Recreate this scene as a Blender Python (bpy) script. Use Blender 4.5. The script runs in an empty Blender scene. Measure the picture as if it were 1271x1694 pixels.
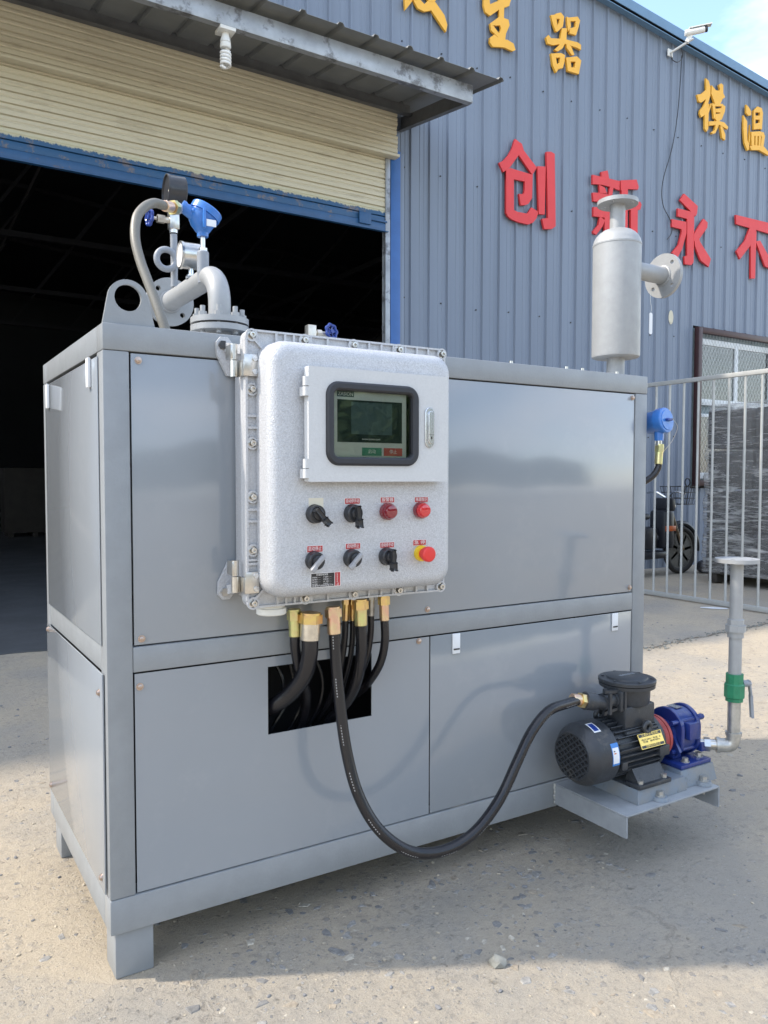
import bpy, bmesh, math, random
from mathutils import Vector, Matrix, noise
random.seed(7)
R = math.radians
PI = math.pi
sc = bpy.context.scene
COL = sc.collection

# ------------------------------------------------------------------ camera
F_PX, YAW, PITCH, ROLL = 1314.2, 0.5555, 0.0441, 0.00124
CAM = Vector((-0.4567, -2.0716, 1.3144))
_fw = Vector((math.sin(YAW)*math.cos(PITCH), math.cos(YAW)*math.cos(PITCH), -math.sin(PITCH)))
_r = Vector((math.cos(YAW), -math.sin(YAW), 0)); _u = _r.cross(_fw)
_r2 = math.cos(ROLL)*_r+math.sin(ROLL)*_u; _u2 = -math.sin(ROLL)*_r+math.cos(ROLL)*_u
cd = bpy.data.cameras.new('camera'); cam = bpy.data.objects.new('camera', cd); COL.objects.link(cam)
cd.sensor_fit = 'VERTICAL'; cd.sensor_height = 24; cd.lens = F_PX/1694*24
cd.clip_start = 0.05; cd.clip_end = 500
M = Matrix((_r2, _u2, -_fw)).transposed().to_4x4(); M.translation = CAM
cam.matrix_world = M
sc.camera = cam

# ------------------------------------------------------------------ light
SUN_EL, SUN_AZ = 48.0, 27.0            # azimuth measured from -X towards +Y
sd = Vector((-math.cos(R(SUN_AZ))*math.cos(R(SUN_EL)), math.sin(R(SUN_AZ))*math.cos(R(SUN_EL)), math.sin(R(SUN_EL))))
sl = bpy.data.lights.new('sun', 'SUN'); sun = bpy.data.objects.new('sun', sl); COL.objects.link(sun)
sl.energy = 2.0; sl.angle = R(1.6); sl.color = (1.0, 0.90, 0.77)
sun.rotation_euler = (-sd).to_track_quat('-Z', 'Y').to_euler(); sun.location = sd*30
w = bpy.data.worlds.new('World'); sc.world = w; w.use_nodes = True
nt = w.node_tree; N = nt.nodes; K = nt.links
bg = N['Background']
sky = N.new('ShaderNodeTexSky'); sky.sky_type = 'NISHITA'; sky.sun_disc = False
sky.sun_elevation = R(SUN_EL); sky.sun_rotation = math.atan2(sd.x, sd.y)
sky.air_density = 1.25; sky.dust_density = 0.9; sky.ozone_density = 1.2
tc = N.new('ShaderNodeTexCoord'); mp = N.new('ShaderNodeMapping'); mp.inputs['Scale'].default_value = (1, 1, 2.6)
n1 = N.new('ShaderNodeTexNoise'); n1.inputs['Scale'].default_value = 2.1; n1.inputs['Detail'].default_value = 7; n1.inputs['Roughness'].default_value = .56
cr = N.new('ShaderNodeValToRGB'); cr.color_ramp.elements[0].position = .40; cr.color_ramp.elements[1].position = .66
mx = N.new('ShaderNodeMix'); mx.data_type = 'RGBA'; mx.inputs['B'].default_value = (5.8, 6.0, 6.5, 1)
mm = N.new('ShaderNodeMath'); mm.operation = 'MULTIPLY'; mm.inputs[1].default_value = .85
K.new(tc.outputs['Generated'], mp.inputs['Vector']); K.new(mp.outputs['Vector'], n1.inputs['Vector'])
K.new(n1.outputs['Fac'], cr.inputs['Fac']); K.new(cr.outputs['Color'], mm.inputs[0]); K.new(mm.outputs[0], mx.inputs['Factor'])
K.new(sky.outputs['Color'], mx.inputs['A']); K.new(mx.outputs['Result'], bg.inputs['Color'])
bg.inputs['Strength'].default_value = 0.15
vs = sc.view_settings; vs.view_transform = 'Standard'; vs.look = 'None'; vs.exposure = 1.5; vs.gamma = 1.0; vs.use_curve_mapping = False
sc.cycles.max_bounces = 8; sc.cycles.sample_clamp_indirect = 6

def at(x, y, ax, v):
    """photo pixel -> point on the plane where coordinate ax equals v"""
    d = _fw + _r2*(x-635.5)/F_PX - _u2*(y-847)/F_PX
    t = (v-CAM[ax])/d[ax]
    return CAM + d*t

# ------------------------------------------------------------------ materials
def mat(name, col, rough=.5, metal=0, var=.12, vscale=6, bump=0, bscale=60, spec=.5, col2=None, coat=0, stretch=(1, 1, 1), dirt=None, dscale=3, dpos=.6, damt=.6, rvar=.0):
    m = bpy.data.materials.new(name); m.use_nodes = True
    nt = m.node_tree; N = nt.nodes; K = nt.links; b = N['Principled BSDF']
    b.inputs['Roughness'].default_value = rough; b.inputs['Metallic'].default_value = metal
    b.inputs['Specular IOR Level'].default_value = spec
    if coat: b.inputs['Coat Weight'].default_value = coat; b.inputs['Coat Roughness'].default_value = .08
    g = N.new('ShaderNodeNewGeometry'); mp = N.new('ShaderNodeMapping'); mp.inputs['Scale'].default_value = stretch
    K.new(g.outputs['Position'], mp.inputs['Vector'])
    n = N.new('ShaderNodeTexNoise'); n.inputs['Scale'].default_value = vscale; n.inputs['Detail'].default_value = 6; n.inputs['Roughness'].default_value = .6
    K.new(mp.outputs['Vector'], n.inputs['Vector'])
    mx = N.new('ShaderNodeMix'); mx.data_type = 'RGBA'
    c2 = col2 or tuple(c*(1-var) for c in col); c1 = tuple(min(1, c*(1+var)) for c in col) if not col2 else col
    mx.inputs['A'].default_value = (*c1, 1); mx.inputs['B'].default_value = (*c2, 1)
    r = N.new('ShaderNodeMapRange'); r.inputs[1].default_value = .3; r.inputs[2].default_value = .7
    K.new(n.outputs['Fac'], r.inputs[0]); K.new(r.outputs[0], mx.inputs['Factor'])
    out = mx.outputs['Result']
    if dirt:
        n2 = N.new('ShaderNodeTexNoise'); n2.inputs['Scale'].default_value = dscale; n2.inputs['Detail'].default_value = 9; n2.inputs['Roughness'].default_value = .7
        K.new(mp.outputs['Vector'], n2.inputs['Vector'])
        r2 = N.new('ShaderNodeMapRange'); r2.inputs[1].default_value = dpos; r2.inputs[2].default_value = dpos+.08; r2.inputs[4].default_value = damt
        K.new(n2.outputs['Fac'], r2.inputs[0])
        m2 = N.new('ShaderNodeMix'); m2.data_type = 'RGBA'; m2.inputs['B'].default_value = (*dirt, 1)
        K.new(out, m2.inputs['A']); K.new(r2.outputs[0], m2.inputs['Factor']); out = m2.outputs['Result']
    K.new(out, b.inputs['Base Color'])
    if rvar:
        r3 = N.new('ShaderNodeMapRange'); r3.inputs[3].default_value = rough-rvar; r3.inputs[4].default_value = rough+rvar
        K.new(n.outputs['Fac'], r3.inputs[0]); K.new(r3.outputs[0], b.inputs['Roughness'])
    if bump:
        n3 = N.new('ShaderNodeTexNoise'); n3.inputs['Scale'].default_value = bscale; n3.inputs['Detail'].default_value = 3
        K.new(mp.outputs['Vector'], n3.inputs['Vector'])
        bp = N.new('ShaderNodeBump'); bp.inputs['Strength'].default_value = min(1, bump); bp.inputs['Distance'].default_value = .002
        K.new(n3.outputs['Fac'], bp.inputs['Height']); K.new(bp.outputs['Normal'], b.inputs['Normal'])
    return m

MT = {}
MT['panel'] = mat('grey_gloss_panel_paint', (.255, .278, .302), .13, var=.03, vscale=1.6, bump=.55, bscale=4, spec=.6, rvar=.05, coat=.35, dirt=(.30, .32, .34), dscale=2.6, dpos=.55, damt=.30)
MT['frame'] = mat('grey_satin_frame_paint', (.245, .262, .275), .40, var=.07, vscale=12, bump=.25, bscale=140, rvar=.08)
MT['pipe'] = mat('light_grey_pipe_paint', (.33, .34, .345), .46, var=.06, vscale=25, bump=.35, bscale=220, metal=.15, rvar=.08)
MT['siphon'] = mat('mid_grey_pipe_paint', (.26, .28, .31), .45, var=.06, vscale=25)
MT['cast'] = mat('hammered_silver_enamel', (.48, .49, .51), .38, metal=.2, var=.22, vscale=330, bump=.9, bscale=300, spec=.6)
MT['castflat'] = mat('silver_cast_flange', (.48, .49, .505), .42, metal=.2, var=.13, vscale=260, bump=.6, bscale=240)
MT['door'] = mat('light_grey_door_enamel', (.53, .54, .545), .33, var=.04, vscale=200, bump=.35, bscale=300)
MT['steel'] = mat('bright_steel', (.62, .60, .56), .28, metal=1, var=.1, vscale=80)
MT['zinc'] = mat('galvanised_pipe', (.46, .46, .44), .38, metal=.75, var=.2, vscale=40, bump=.3, bscale=150, rvar=.1)
MT['copper'] = mat('copper_washed_screw', (.50, .40, .34), .35, metal=.9, var=.15, vscale=120)
MT['brass'] = mat('yellow_zinc_fitting', (.78, .62, .22), .28, metal=.9, var=.25, vscale=30, col2=(.70, .45, .28))
MT['green_zinc'] = mat('green_yellow_zinc_fitting', (.62, .68, .30), .3, metal=.85, var=.2, vscale=30, col2=(.66, .50, .28))
MT['pinkzinc'] = mat('pink_zinc_fitting', (.70, .40, .33), .3, metal=.9, var=.2, vscale=35, col2=(.70, .62, .36))
MT['palezinc'] = mat('pale_zinc_ferrule', (.66, .60, .50), .33, metal=.8, var=.15, vscale=40)
MT['black'] = mat('black_plastic', (.022, .023, .027), .32, var=.2, vscale=60)
MT['gauge_black'] = mat('black_gauge_case', (.03, .03, .032), .3, var=.15, vscale=40)
MT['rubber'] = mat('charcoal_rubber_gasket', (.020, .022, .028), .5, var=.1, vscale=60)
MT['lever'] = mat('grey_knob_insert', (.30, .30, .31), .35, var=.05)
MT['redlens'] = mat('red_lamp_lens', (.20, .008, .018), .1, var=.15, vscale=150, coat=1)
MT['redlens2'] = mat('bright_red_lamp_lens', (.55, .02, .025), .15, var=.1, vscale=150, coat=1)
MT['estop'] = mat('red_mushroom_head', (.66, .035, .03), .4, var=.03)
MT['yellow'] = mat('yellow_collar', (.78, .55, .03), .35, var=.03)
MT['redlabel'] = mat('red_label_plastic', (.42, .035, .04), .35, var=.05)
MT['whitep'] = mat('white_print', (.72, .70, .68), .5, var=.02)
MT['cream'] = mat('cream_blank_plate', (.66, .62, .50), .5, var=.05)
MT['blacklabel'] = mat('black_label_foil', (.02, .02, .022), .35, var=.1)
MT['whiteplug'] = mat('white_plastic_plug', (.72, .72, .68), .4, var=.04, vscale=40)
MT['hmi'] = mat('grey_beige_display_bezel', (.62, .62, .58), .45, var=.04)
MT['lcd'] = mat('dark_green_display_glass', (.022, .036, .036), .12, var=.1, vscale=20)
MT['lcd2'] = mat('grey_green_lcd', (.075, .115, .12), .15, var=.1, vscale=20)
MT['greenbtn'] = mat('green_key', (.03, .22, .13), .4, var=.1)
MT['redbtn'] = mat('red_key', (.50, .07, .05), .4, var=.1)
MT['chrome'] = mat('satin_chrome', (.62, .64, .66), .22, metal=.9, var=.05)
MT['motor'] = mat('charcoal_motor_enamel', (.030, .034, .040), .42, var=.18, vscale=30, bump=.5, bscale=160, dirt=(.09, .085, .075), dscale=16, dpos=.56, damt=.55)
MT['dark'] = mat('painted_void_black', (.008, .008, .009), .7)  # near-black colour standing in for shade inside openings
MT['redflange'] = mat('dusty_red_coupling', (.33, .045, .04), .5, var=.2, vscale=30, dirt=(.26, .15, .13), dscale=20, dpos=.52, damt=.6)
MT['pump'] = mat('gloss_royal_blue_enamel', (.012, .030, .17), .28, var=.15, vscale=20, coat=.3, bump=.6, bscale=60, dirt=(.10, .11, .16), dscale=16, dpos=.58, damt=.4)
MT['baseplate'] = mat('grey_blue_cast_base', (.17, .22, .28), .45, var=.25, vscale=14, col2=(.22, .22, .21), bump=.6, bscale=90, dirt=(.06, .06, .06), dscale=16, dpos=.62, damt=.6)
MT['shelf'] = mat('grey_shelf_steel', (.27, .29, .31), .36, var=.12, vscale=18, bump=.4, bscale=60, dirt=(.5, .5, .48), dscale=30, dpos=.68, damt=.5)
MT['valve'] = mat('green_valve_enamel', (.02, .20, .10), .38, var=.15, vscale=30)
MT['bluehead'] = mat('sky_blue_enamel', (.035, .17, .52), .32, var=.08, vscale=40, coat=.3)
MT['bluedark'] = mat('cobalt_wheel_plastic', (.015, .045, .24), .3, var=.1)
MT['sticker'] = mat('white_sticker', (.72, .74, .76), .4, var=.02)
MT['bluestk'] = mat('blue_sticker', (.04, .20, .55), .4, var=.02)
MT['gold'] = mat('gold_foil_plate', (.80, .58, .16), .3, metal=.6, var=.12, vscale=40)
MT['wall'] = mat('blue_grey_coated_sheet', (.172, .208, .270), .45, var=.05, vscale=1.2, stretch=(3, 1, .25), dirt=(.15, .18, .22), dscale=1.6, dpos=.6, damt=.5, rvar=.06)
MT['trim'] = mat('blue_roof_trim', (.12, .22, .34), .4, var=.08)
MT['bar'] = mat('rust_spotted_blue_bar', (.02, .085, .21), .45, var=.15, vscale=6, dirt=(.17, .12, .09), dscale=11, dpos=.62, damt=.7)
MT['post'] = mat('blue_painted_post', (.028, .11, .33), .42, var=.1, vscale=6, dirt=(.20, .16, .12), dscale=14, dpos=.68, damt=.5)
MT['slat'] = mat('cream_shutter_slat', (.56, .515, .385), .5, var=.05, vscale=1.0, stretch=(1, 1, 5), dirt=(.33, .29, .21), dscale=2.2, dpos=.56, damt=.4)
MT['lintel'] = mat('grimy_grey_steel', (.12, .125, .13), .5, var=.25, vscale=5, dirt=(.13, .08, .055), dscale=7, dpos=.6, damt=.5, metal=.2)
MT['beam'] = mat('galvanised_purlin', (.34, .36, .385), .42, var=.3, vscale=3, stretch=(1, 1, 1), dirt=(.085, .08, .08), dscale=4, dpos=.52, damt=.75, metal=.35, rvar=.1)
MT['awn'] = mat('awning_sheet_underside', (.19, .20, .20), .55, var=.12, vscale=3)
MT['goldletter'] = mat('gold_yellow_letter', (.80, .42, .045), .55, var=.04)
MT['redletter'] = mat('faded_red_letter', (.64, .038, .042), .55, var=.05)
MT['edge'] = mat('letter_side', (.55, .35, .33), .5, var=.05)
MT['white'] = mat('white_enamel', (.70, .70, .67), .35, var=.04)
MT['cfl'] = mat('white_lamp_glass', (.78, .78, .76), .25, var=.02)
MT['brown'] = mat('dark_brown_frame', (.045, .018, .018), .45, var=.2, vscale=10)
MT['sash'] = mat('white_window_sash', (.72, .74, .74), .4, var=.06)
MT['mesh'] = mat('grey_wire', (.42, .44, .44), .45, metal=.3)
MT['fence'] = mat('grey_painted_fence', (.40, .41, .40), .42, var=.1, vscale=9, metal=.1)
MT['tyre'] = mat('dusty_black_tyre', (.03, .028, .026), .75, var=.25, vscale=20)
MT['spoke'] = mat('dusty_wheel_cover', (.12, .115, .10), .6, var=.2, vscale=20)
MT['bikeblack'] = mat('black_bike_plastic', (.02, .021, .026), .35, var=.2, vscale=20)
MT['orange'] = mat('orange_reflector', (.55, .12, .03), .3)
MT['brownfork'] = mat('tan_brown_fork', (.22, .16, .10), .4)
MT['conc_box'] = mat('dark_grey_carton', (.035, .033, .032), .6, var=.4, vscale=5, dirt=(.2, .2, .2), dscale=8, dpos=.6, damt=.5)
MT['stone'] = mat('pale_grey_stone', (.23, .23, .205), .8, var=.2, vscale=60, bump=1, bscale=120)
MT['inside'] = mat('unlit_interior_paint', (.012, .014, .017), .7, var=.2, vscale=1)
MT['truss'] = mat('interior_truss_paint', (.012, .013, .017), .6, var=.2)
MT['leaf'] = mat('hedge_leaves', (.05, .085, .03), .6, var=.4, vscale=3)
MT['carton'] = mat('brown_carton', (.035, .03, .025), .8, var=.2)

# paint boundary on shutter: blue brushed over cream with flakes
def shutter_blue():
    m = bpy.data.materials.new('blue_brushed_over_cream'); m.use_nodes = True
    nt = m.node_tree; N = nt.nodes; K = nt.links; b = N['Principled BSDF']; b.inputs['Roughness'].default_value = .5
    g = N.new('ShaderNodeNewGeometry'); sx = N.new('ShaderNodeSeparateXYZ'); K.new(g.outputs['Position'], sx.inputs[0])
    mp = N.new('ShaderNodeMapping'); mp.inputs['Scale'].default_value = (14, 1, 5); K.new(g.outputs['Position'], mp.inputs['Vector'])
    n = N.new('ShaderNodeTexNoise'); n.inputs['Scale'].default_value = 1.5; n.inputs['Detail'].default_value = 6; n.inputs['Roughness'].default_value = .75; K.new(mp.outputs[0], n.inputs['Vector'])
    a = N.new('ShaderNodeMath'); a.operation = 'MULTIPLY_ADD'; a.inputs[1].default_value = .10; K.new(n.outputs['Fac'], a.inputs[0]); K.new(sx.outputs['Z'], a.inputs[2])
    t = N.new('ShaderNodeMapRange'); t.inputs[1].default_value = 4.292; t.inputs[2].default_value = 4.305; K.new(a.outputs[0], t.inputs[0])
    n2 = N.new('ShaderNodeTexNoise'); n2.inputs['Scale'].default_value = 7; n2.inputs['Detail'].default_value = 8; n2.inputs['Roughness'].default_value = .75; K.new(g.outputs['Position'], n2.inputs['Vector'])
    f = N.new('ShaderNodeMapRange'); f.inputs[1].default_value = .54; f.inputs[2].default_value = .62; f.inputs[4].default_value = .75; K.new(n2.outputs['Fac'], f.inputs[0])
    m1 = N.new('ShaderNodeMix'); m1.data_type = 'RGBA'; m1.inputs['A'].default_value = (.018, .085, .20, 1); m1.inputs['B'].default_value = (.20, .155, .125, 1); K.new(f.outputs[0], m1.inputs['Factor'])
    m2 = N.new('ShaderNodeMix'); m2.data_type = 'RGBA'; m2.inputs['B'].default_value = (.52, .50, .36, 1); K.new(m1.outputs['Result'], m2.inputs['A']); K.new(t.outputs[0], m2.inputs['Factor'])
    K.new(m2.outputs['Result'], b.inputs['Base Color'])
    return m
MT['slatblue'] = shutter_blue()

def ground_mat():
    m = bpy.data.materials.new('dusty_worn_concrete'); m.use_nodes = True
    nt = m.node_tree; N = nt.nodes; K = nt.links; b = N['Principled BSDF']; b.inputs['Roughness'].default_value = .88; b.inputs['Specular IOR Level'].default_value = .25
    g = N.new('ShaderNodeNewGeometry')
    def noi(s, d=5, r=.6):
        n = N.new('ShaderNodeTexNoise'); n.inputs['Scale'].default_value = s; n.inputs['Detail'].default_value = d; n.inputs['Roughness'].default_value = r
        K.new(g.outputs['Position'], n.inputs['Vector']); return n.outputs['Fac']
    def rng(x, a, c, lo=0, hi=1):
        r = N.new('ShaderNodeMapRange'); r.inputs[1].default_value = a; r.inputs[2].default_value = c; r.inputs[3].default_value = lo; r.inputs[4].default_value = hi
        K.new(x, r.inputs[0]); return r.outputs[0]
    def mix(a, c, f):
        x = N.new('ShaderNodeMix'); x.data_type = 'RGBA'
        for nm, v in (('A', a), ('B', c)):
            if isinstance(v, tuple): x.inputs[nm].default_value = (*v, 1)
            else: K.new(v, x.inputs[nm])
        K.new(f, x.inputs['Factor']); return x.outputs['Result']
    def mul(a, c):
        x = N.new('ShaderNodeMath'); x.operation = 'MULTIPLY'
        for i, v in ((0, a), (1, c)):
            if isinstance(v, (int, float)): x.inputs[i].default_value = v
            else: K.new(v, x.inputs[i])
        return x.outputs[0]
    base = mix((.470, .400, .300), (.390, .338, .265), rng(noi(1.1, 7), .35, .65))
    base = mix(base, (.46, .40, .31), rng(noi(14, 8, .7), .5, .72, 0, .8))
    # grey, dust-free patches
    base = mix(base, (.315, .298, .265), mul(rng(noi(.8, 9, .62), .46, .62), .8))
    base = mix(base, (.21, .20, .18), mul(rng(noi(30, 10, .80), .50, .62, 0, .75), rng(noi(1.9, 5), .34, .62)))
    base = mix(base, (.15, .14, .125), rng(noi(70, 6, .8), .59, .67, 0, .6))
    base = mix(base, (.12, .115, .105), rng(noi(170, 5, .85), .56, .66, 0, .65))
    base = mix(base, (.52, .47, .38), rng(noi(210, 4, .85), .57, .67, 0, .6))
    # pitted aggregate: exposed stones
    v = N.new('ShaderNodeTexVoronoi'); v.inputs['Scale'].default_value = 34; K.new(g.outputs['Position'], v.inputs['Vector'])
    sp = N.new('ShaderNodeSeparateColor'); K.new(v.outputs['Color'], sp.inputs[0])
    stone = mul(mul(rng(v.outputs['Distance'], .38, .30), rng(sp.outputs[0], .78, .82)), rng(noi(2.3, 6), .38, .54))
    sc_ = mix((.17, .17, .17), (.38, .36, .33), sp.outputs[1])
    base = mix(base, sc_, mul(stone, .55))
    v2 = N.new('ShaderNodeTexVoronoi'); v2.inputs['Scale'].default_value = 95; K.new(g.outputs['Position'], v2.inputs['Vector'])
    sp2 = N.new('ShaderNodeSeparateColor'); K.new(v2.outputs['Color'], sp2.inputs[0])
    st2 = mul(mul(rng(v2.outputs['Distance'], .40, .28), rng(sp2.outputs[0], .70, .74)), rng(noi(3.1, 6), .36, .56))
    base = mix(base, mix((.15, .15, .145), (.46, .44, .40), sp2.outputs[1]), mul(st2, .6))
    # cracks
    mp = N.new('ShaderNodeMapping'); K.new(g.outputs['Position'], mp.inputs['Vector'])
    nn = N.new('ShaderNodeTexNoise'); nn.inputs['Scale'].default_value = 2.2; nn.inputs['Detail'].default_value = 8; nn.inputs['Roughness'].default_value = .65
    K.new(g.outputs['Position'], nn.inputs['Vector'])
    va = N.new('ShaderNodeVectorMath'); va.operation = 'MULTIPLY_ADD'; va.inputs[1].default_value = (.6, .6, 0); K.new(nn.outputs['Color'], va.inputs[0]); K.new(mp.outputs[0], va.inputs[2])
    vc = N.new('ShaderNodeTexVoronoi'); vc.feature = 'DISTANCE_TO_EDGE'; vc.inputs['Scale'].default_value = .42; K.new(va.outputs[0], vc.inputs['Vector'])
    crack = mul(rng(vc.outputs['Distance'], .0026, .0004), rng(noi(2.6, 3), .44, .54))
    base = mix(base, (.17, .15, .125), mul(crack, .30))
    K.new(base, b.inputs['Base Color'])
    # relief
    def add(a, c):
        x = N.new('ShaderNodeMath'); x.operation = 'ADD'; K.new(a, x.inputs[0]); K.new(c, x.inputs[1]); return x.outputs[0]
    h = add(mul(noi(9, 12, .70), .014), mul(stone, .0035))
    h = add(h, mul(st2, .0020)); h = add(h, mul(noi(48, 8, .8), .0085)); h = add(h, mul(crack, -.002)); h = add(h, mul(noi(130, 5, .8), .0038))
    pit = mul(rng(noi(22, 7, .75), .40, .33), rng(noi(1.7, 5), .48, .6))
    h = add(h, mul(pit, -.005))
    bp = N.new('ShaderNodeBump'); bp.inputs['Strength'].default_value = .9; bp.inputs['Distance'].default_value = 1.0
    K.new(h, bp.inputs['Height']); K.new(bp.outputs['Normal'], b.inputs['Normal'])
    return m
MT['ground'] = ground_mat()

def hose_mat(name, col, rough, prnt):
    m = bpy.data.materials.new(name); m.use_nodes = True
    nt = m.node_tree; N = nt.nodes; K = nt.links; b = N['Principled BSDF']; b.inputs['Roughness'].default_value = rough
    uv = N.new('ShaderNodeUVMap'); sx = N.new('ShaderNodeSeparateXYZ'); K.new(uv.outputs[0], sx.inputs[0])
    def ma(op, a, c):
        x = N.new('ShaderNodeMath'); x.operation = op
        for i, v in ((0, a), (1, c)):
            if isinstance(v, (int, float)): x.inputs[i].default_value = v
            else: K.new(v, x.inputs[i])
        return x.outputs[0]
    n = N.new('ShaderNodeTexNoise'); n.inputs['Scale'].default_value = 70; n.inputs['Detail'].default_value = 5
    mx = N.new('ShaderNodeMix'); mx.data_type = 'RGBA'; mx.inputs['A'].default_value = (*col, 1); mx.inputs['B'].default_value = (*[c*1.9 for c in col], 1)
    K.new(n.outputs['Fac'], mx.inputs['Factor']); out = mx.outputs['Result']
    if prnt:
        u = sx.outputs['X']; v = sx.outputs['Y']
        grp = ma('LESS_THAN', ma('FRACT', ma('MULTIPLY', u, 7.5), 0), .42)
        ch = ma('LESS_THAN', ma('FRACT', ma('MULTIPLY', u, 125), 0), .5)
        band = ma('LESS_THAN', ma('ABSOLUTE', ma('SUBTRACT', v, prnt), 0), .015)
        k = ma('MULTIPLY', ma('MULTIPLY', grp, ch), band)
        m2 = N.new('ShaderNodeMix'); m2.data_type = 'RGBA'; m2.inputs['B'].default_value = (.30, .30, .30, 1)
        K.new(out, m2.inputs['A']); K.new(k, m2.inputs['Factor']); out = m2.outputs['Result']
    K.new(out, b.inputs['Base Color'])
    bp = N.new('ShaderNodeBump'); bp.inputs['Strength'].default_value = .3; bp.inputs['Distance'].default_value = .001; K.new(n.outputs['Fac'], bp.inputs['Height']); K.new(bp.outputs[0], b.inputs['Normal'])
    return m
MT['hose'] = hose_mat('black_rubber_hose', (.007, .007, .009), .26, .12)
MT['hose2'] = hose_mat('black_rubber_hose_print', (.007, .007, .009), .26, .62)
MT['greyhose'] = hose_mat('dusty_grey_hose', (.11, .105, .09), .45, 0)

def glass(name, tint=(1, 1, 1), rough=.02, base=.0):
    m = bpy.data.materials.new(name); m.use_nodes = True
    nt = m.node_tree; N = nt.nodes; K = nt.links; N.remove(N['Principled BSDF']); o = N['Material Output']
    t = N.new('ShaderNodeBsdfTransparent'); t.inputs[0].default_value = (*tint, 1)
    g = N.new('ShaderNodeBsdfGlossy'); g.inputs['Roughness'].default_value = rough
    f = N.new('ShaderNodeFresnel'); f.inputs[0].default_value = 1.5
    a = N.new('ShaderNodeMath'); a.operation = 'MULTIPLY_ADD'; a.inputs[1].default_value = 1.1; a.inputs[2].default_value = base; a.use_clamp = True
    K.new(f.outputs[0], a.inputs[0]); x = N.new('ShaderNodeMixShader'); K.new(a.outputs[0], x.inputs[0]); K.new(t.outputs[0], x.inputs[1]); K.new(g.outputs[0], x.inputs[2]); K.new(x.outputs[0], o.inputs[0])
    return m
MT['glass'] = glass('clear_display_glass', (.90, .93, .90), .02, .02)
MT['wglass'] = glass('dusty_window_glass', (.45, .52, .52), .12, .12)

def film_mat():
    m = bpy.data.materials.new('stretch_wrap_film'); m.use_nodes = True
    nt = m.node_tree; N = nt.nodes; K = nt.links; N.remove(N['Principled BSDF']); o = N['Material Output']
    g = N.new('ShaderNodeNewGeometry'); fac = []
    for rot, scl, dist, lo, hi in ((-11, (1, .9, 9), .9, .49, .60), (7, (1, .7, 6), 1.4, .50, .62), (-24, (1, 1.4, 20), .6, .54, .64)):  # pale opaque streaks paint wrinkle highlights into the film colour
        mp = N.new('ShaderNodeMapping'); mp.inputs['Rotation'].default_value = (R(rot), 0, 0); mp.inputs['Scale'].default_value = scl
        K.new(g.outputs['Position'], mp.inputs['Vector'])
        n = N.new('ShaderNodeTexNoise'); n.inputs['Scale'].default_value = 2.2; n.inputs['Detail'].default_value = 9; n.inputs['Roughness'].default_value = .72; n.inputs['Distortion'].default_value = dist; K.new(mp.outputs[0], n.inputs['Vector'])
        r = N.new('ShaderNodeMapRange'); r.inputs[1].default_value = lo; r.inputs[2].default_value = hi; K.new(n.outputs['Fac'], r.inputs[0]); fac.append(r.outputs[0]); last = n
    big = N.new('ShaderNodeTexNoise'); big.inputs['Scale'].default_value = 1.3; big.inputs['Detail'].default_value = 3; K.new(g.outputs['Position'], big.inputs['Vector'])
    rb = N.new('ShaderNodeMapRange'); rb.inputs[1].default_value = .4; rb.inputs[2].default_value = .62; rb.inputs[3].default_value = .25; K.new(big.outputs['Fac'], rb.inputs[0])
    def ma(op, x, y):
        k = N.new('ShaderNodeMath'); k.operation = op
        for i, v in ((0, x), (1, y)):
            if isinstance(v, float): k.inputs[i].default_value = v
            else: K.new(v, k.inputs[i])
        return k.outputs[0]
    f = ma('MAXIMUM', ma('MAXIMUM', fac[0], fac[1]), fac[2]); f = ma('MULTIPLY', f, rb.outputs[0]); al = ma('ADD', ma('MULTIPLY', f, .82), .14)
    t = N.new('ShaderNodeBsdfTransparent'); p = N.new('ShaderNodeBsdfPrincipled'); p.inputs['Base Color'].default_value = (.82, .82, .80, 1); p.inputs['Roughness'].default_value = .2
    bp = N.new('ShaderNodeBump'); bp.inputs['Strength'].default_value = 1; bp.inputs['Distance'].default_value = .03; K.new(f, bp.inputs['Height']); K.new(bp.outputs[0], p.inputs['Normal'])
    x = N.new('ShaderNodeMixShader'); K.new(al, x.inputs[0]); K.new(t.outputs[0], x.inputs[1]); K.new(p.outputs[0], x.inputs[2]); K.new(x.outputs[0], o.inputs[0])
    return m
MT['film'] = film_mat()

# ------------------------------------------------------------------ object helpers
WL = {}      # world location of each object
def thing(name, loc, label, cat, group=None):
    o = bpy.data.objects.new(name, None); o.empty_display_size = .05; COL.objects.link(o); o.location = loc
    o['label'] = label; o['category'] = cat
    if group: o['group'] = group
    WL[o.name] = Vector(loc); return o
def tag(o, label, cat, group=None):
    o['label'] = label; o['category'] = cat
    if group: o['group'] = group
    return o
def frame_from(axis):
    a = Vector(axis).normalized(); t = Vector((0, 0, 1)) if abs(a.z) < .9 else Vector((1, 0, 0))
    x = t.cross(a).normalized(); return x, a.cross(x).normalized(), a

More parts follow.
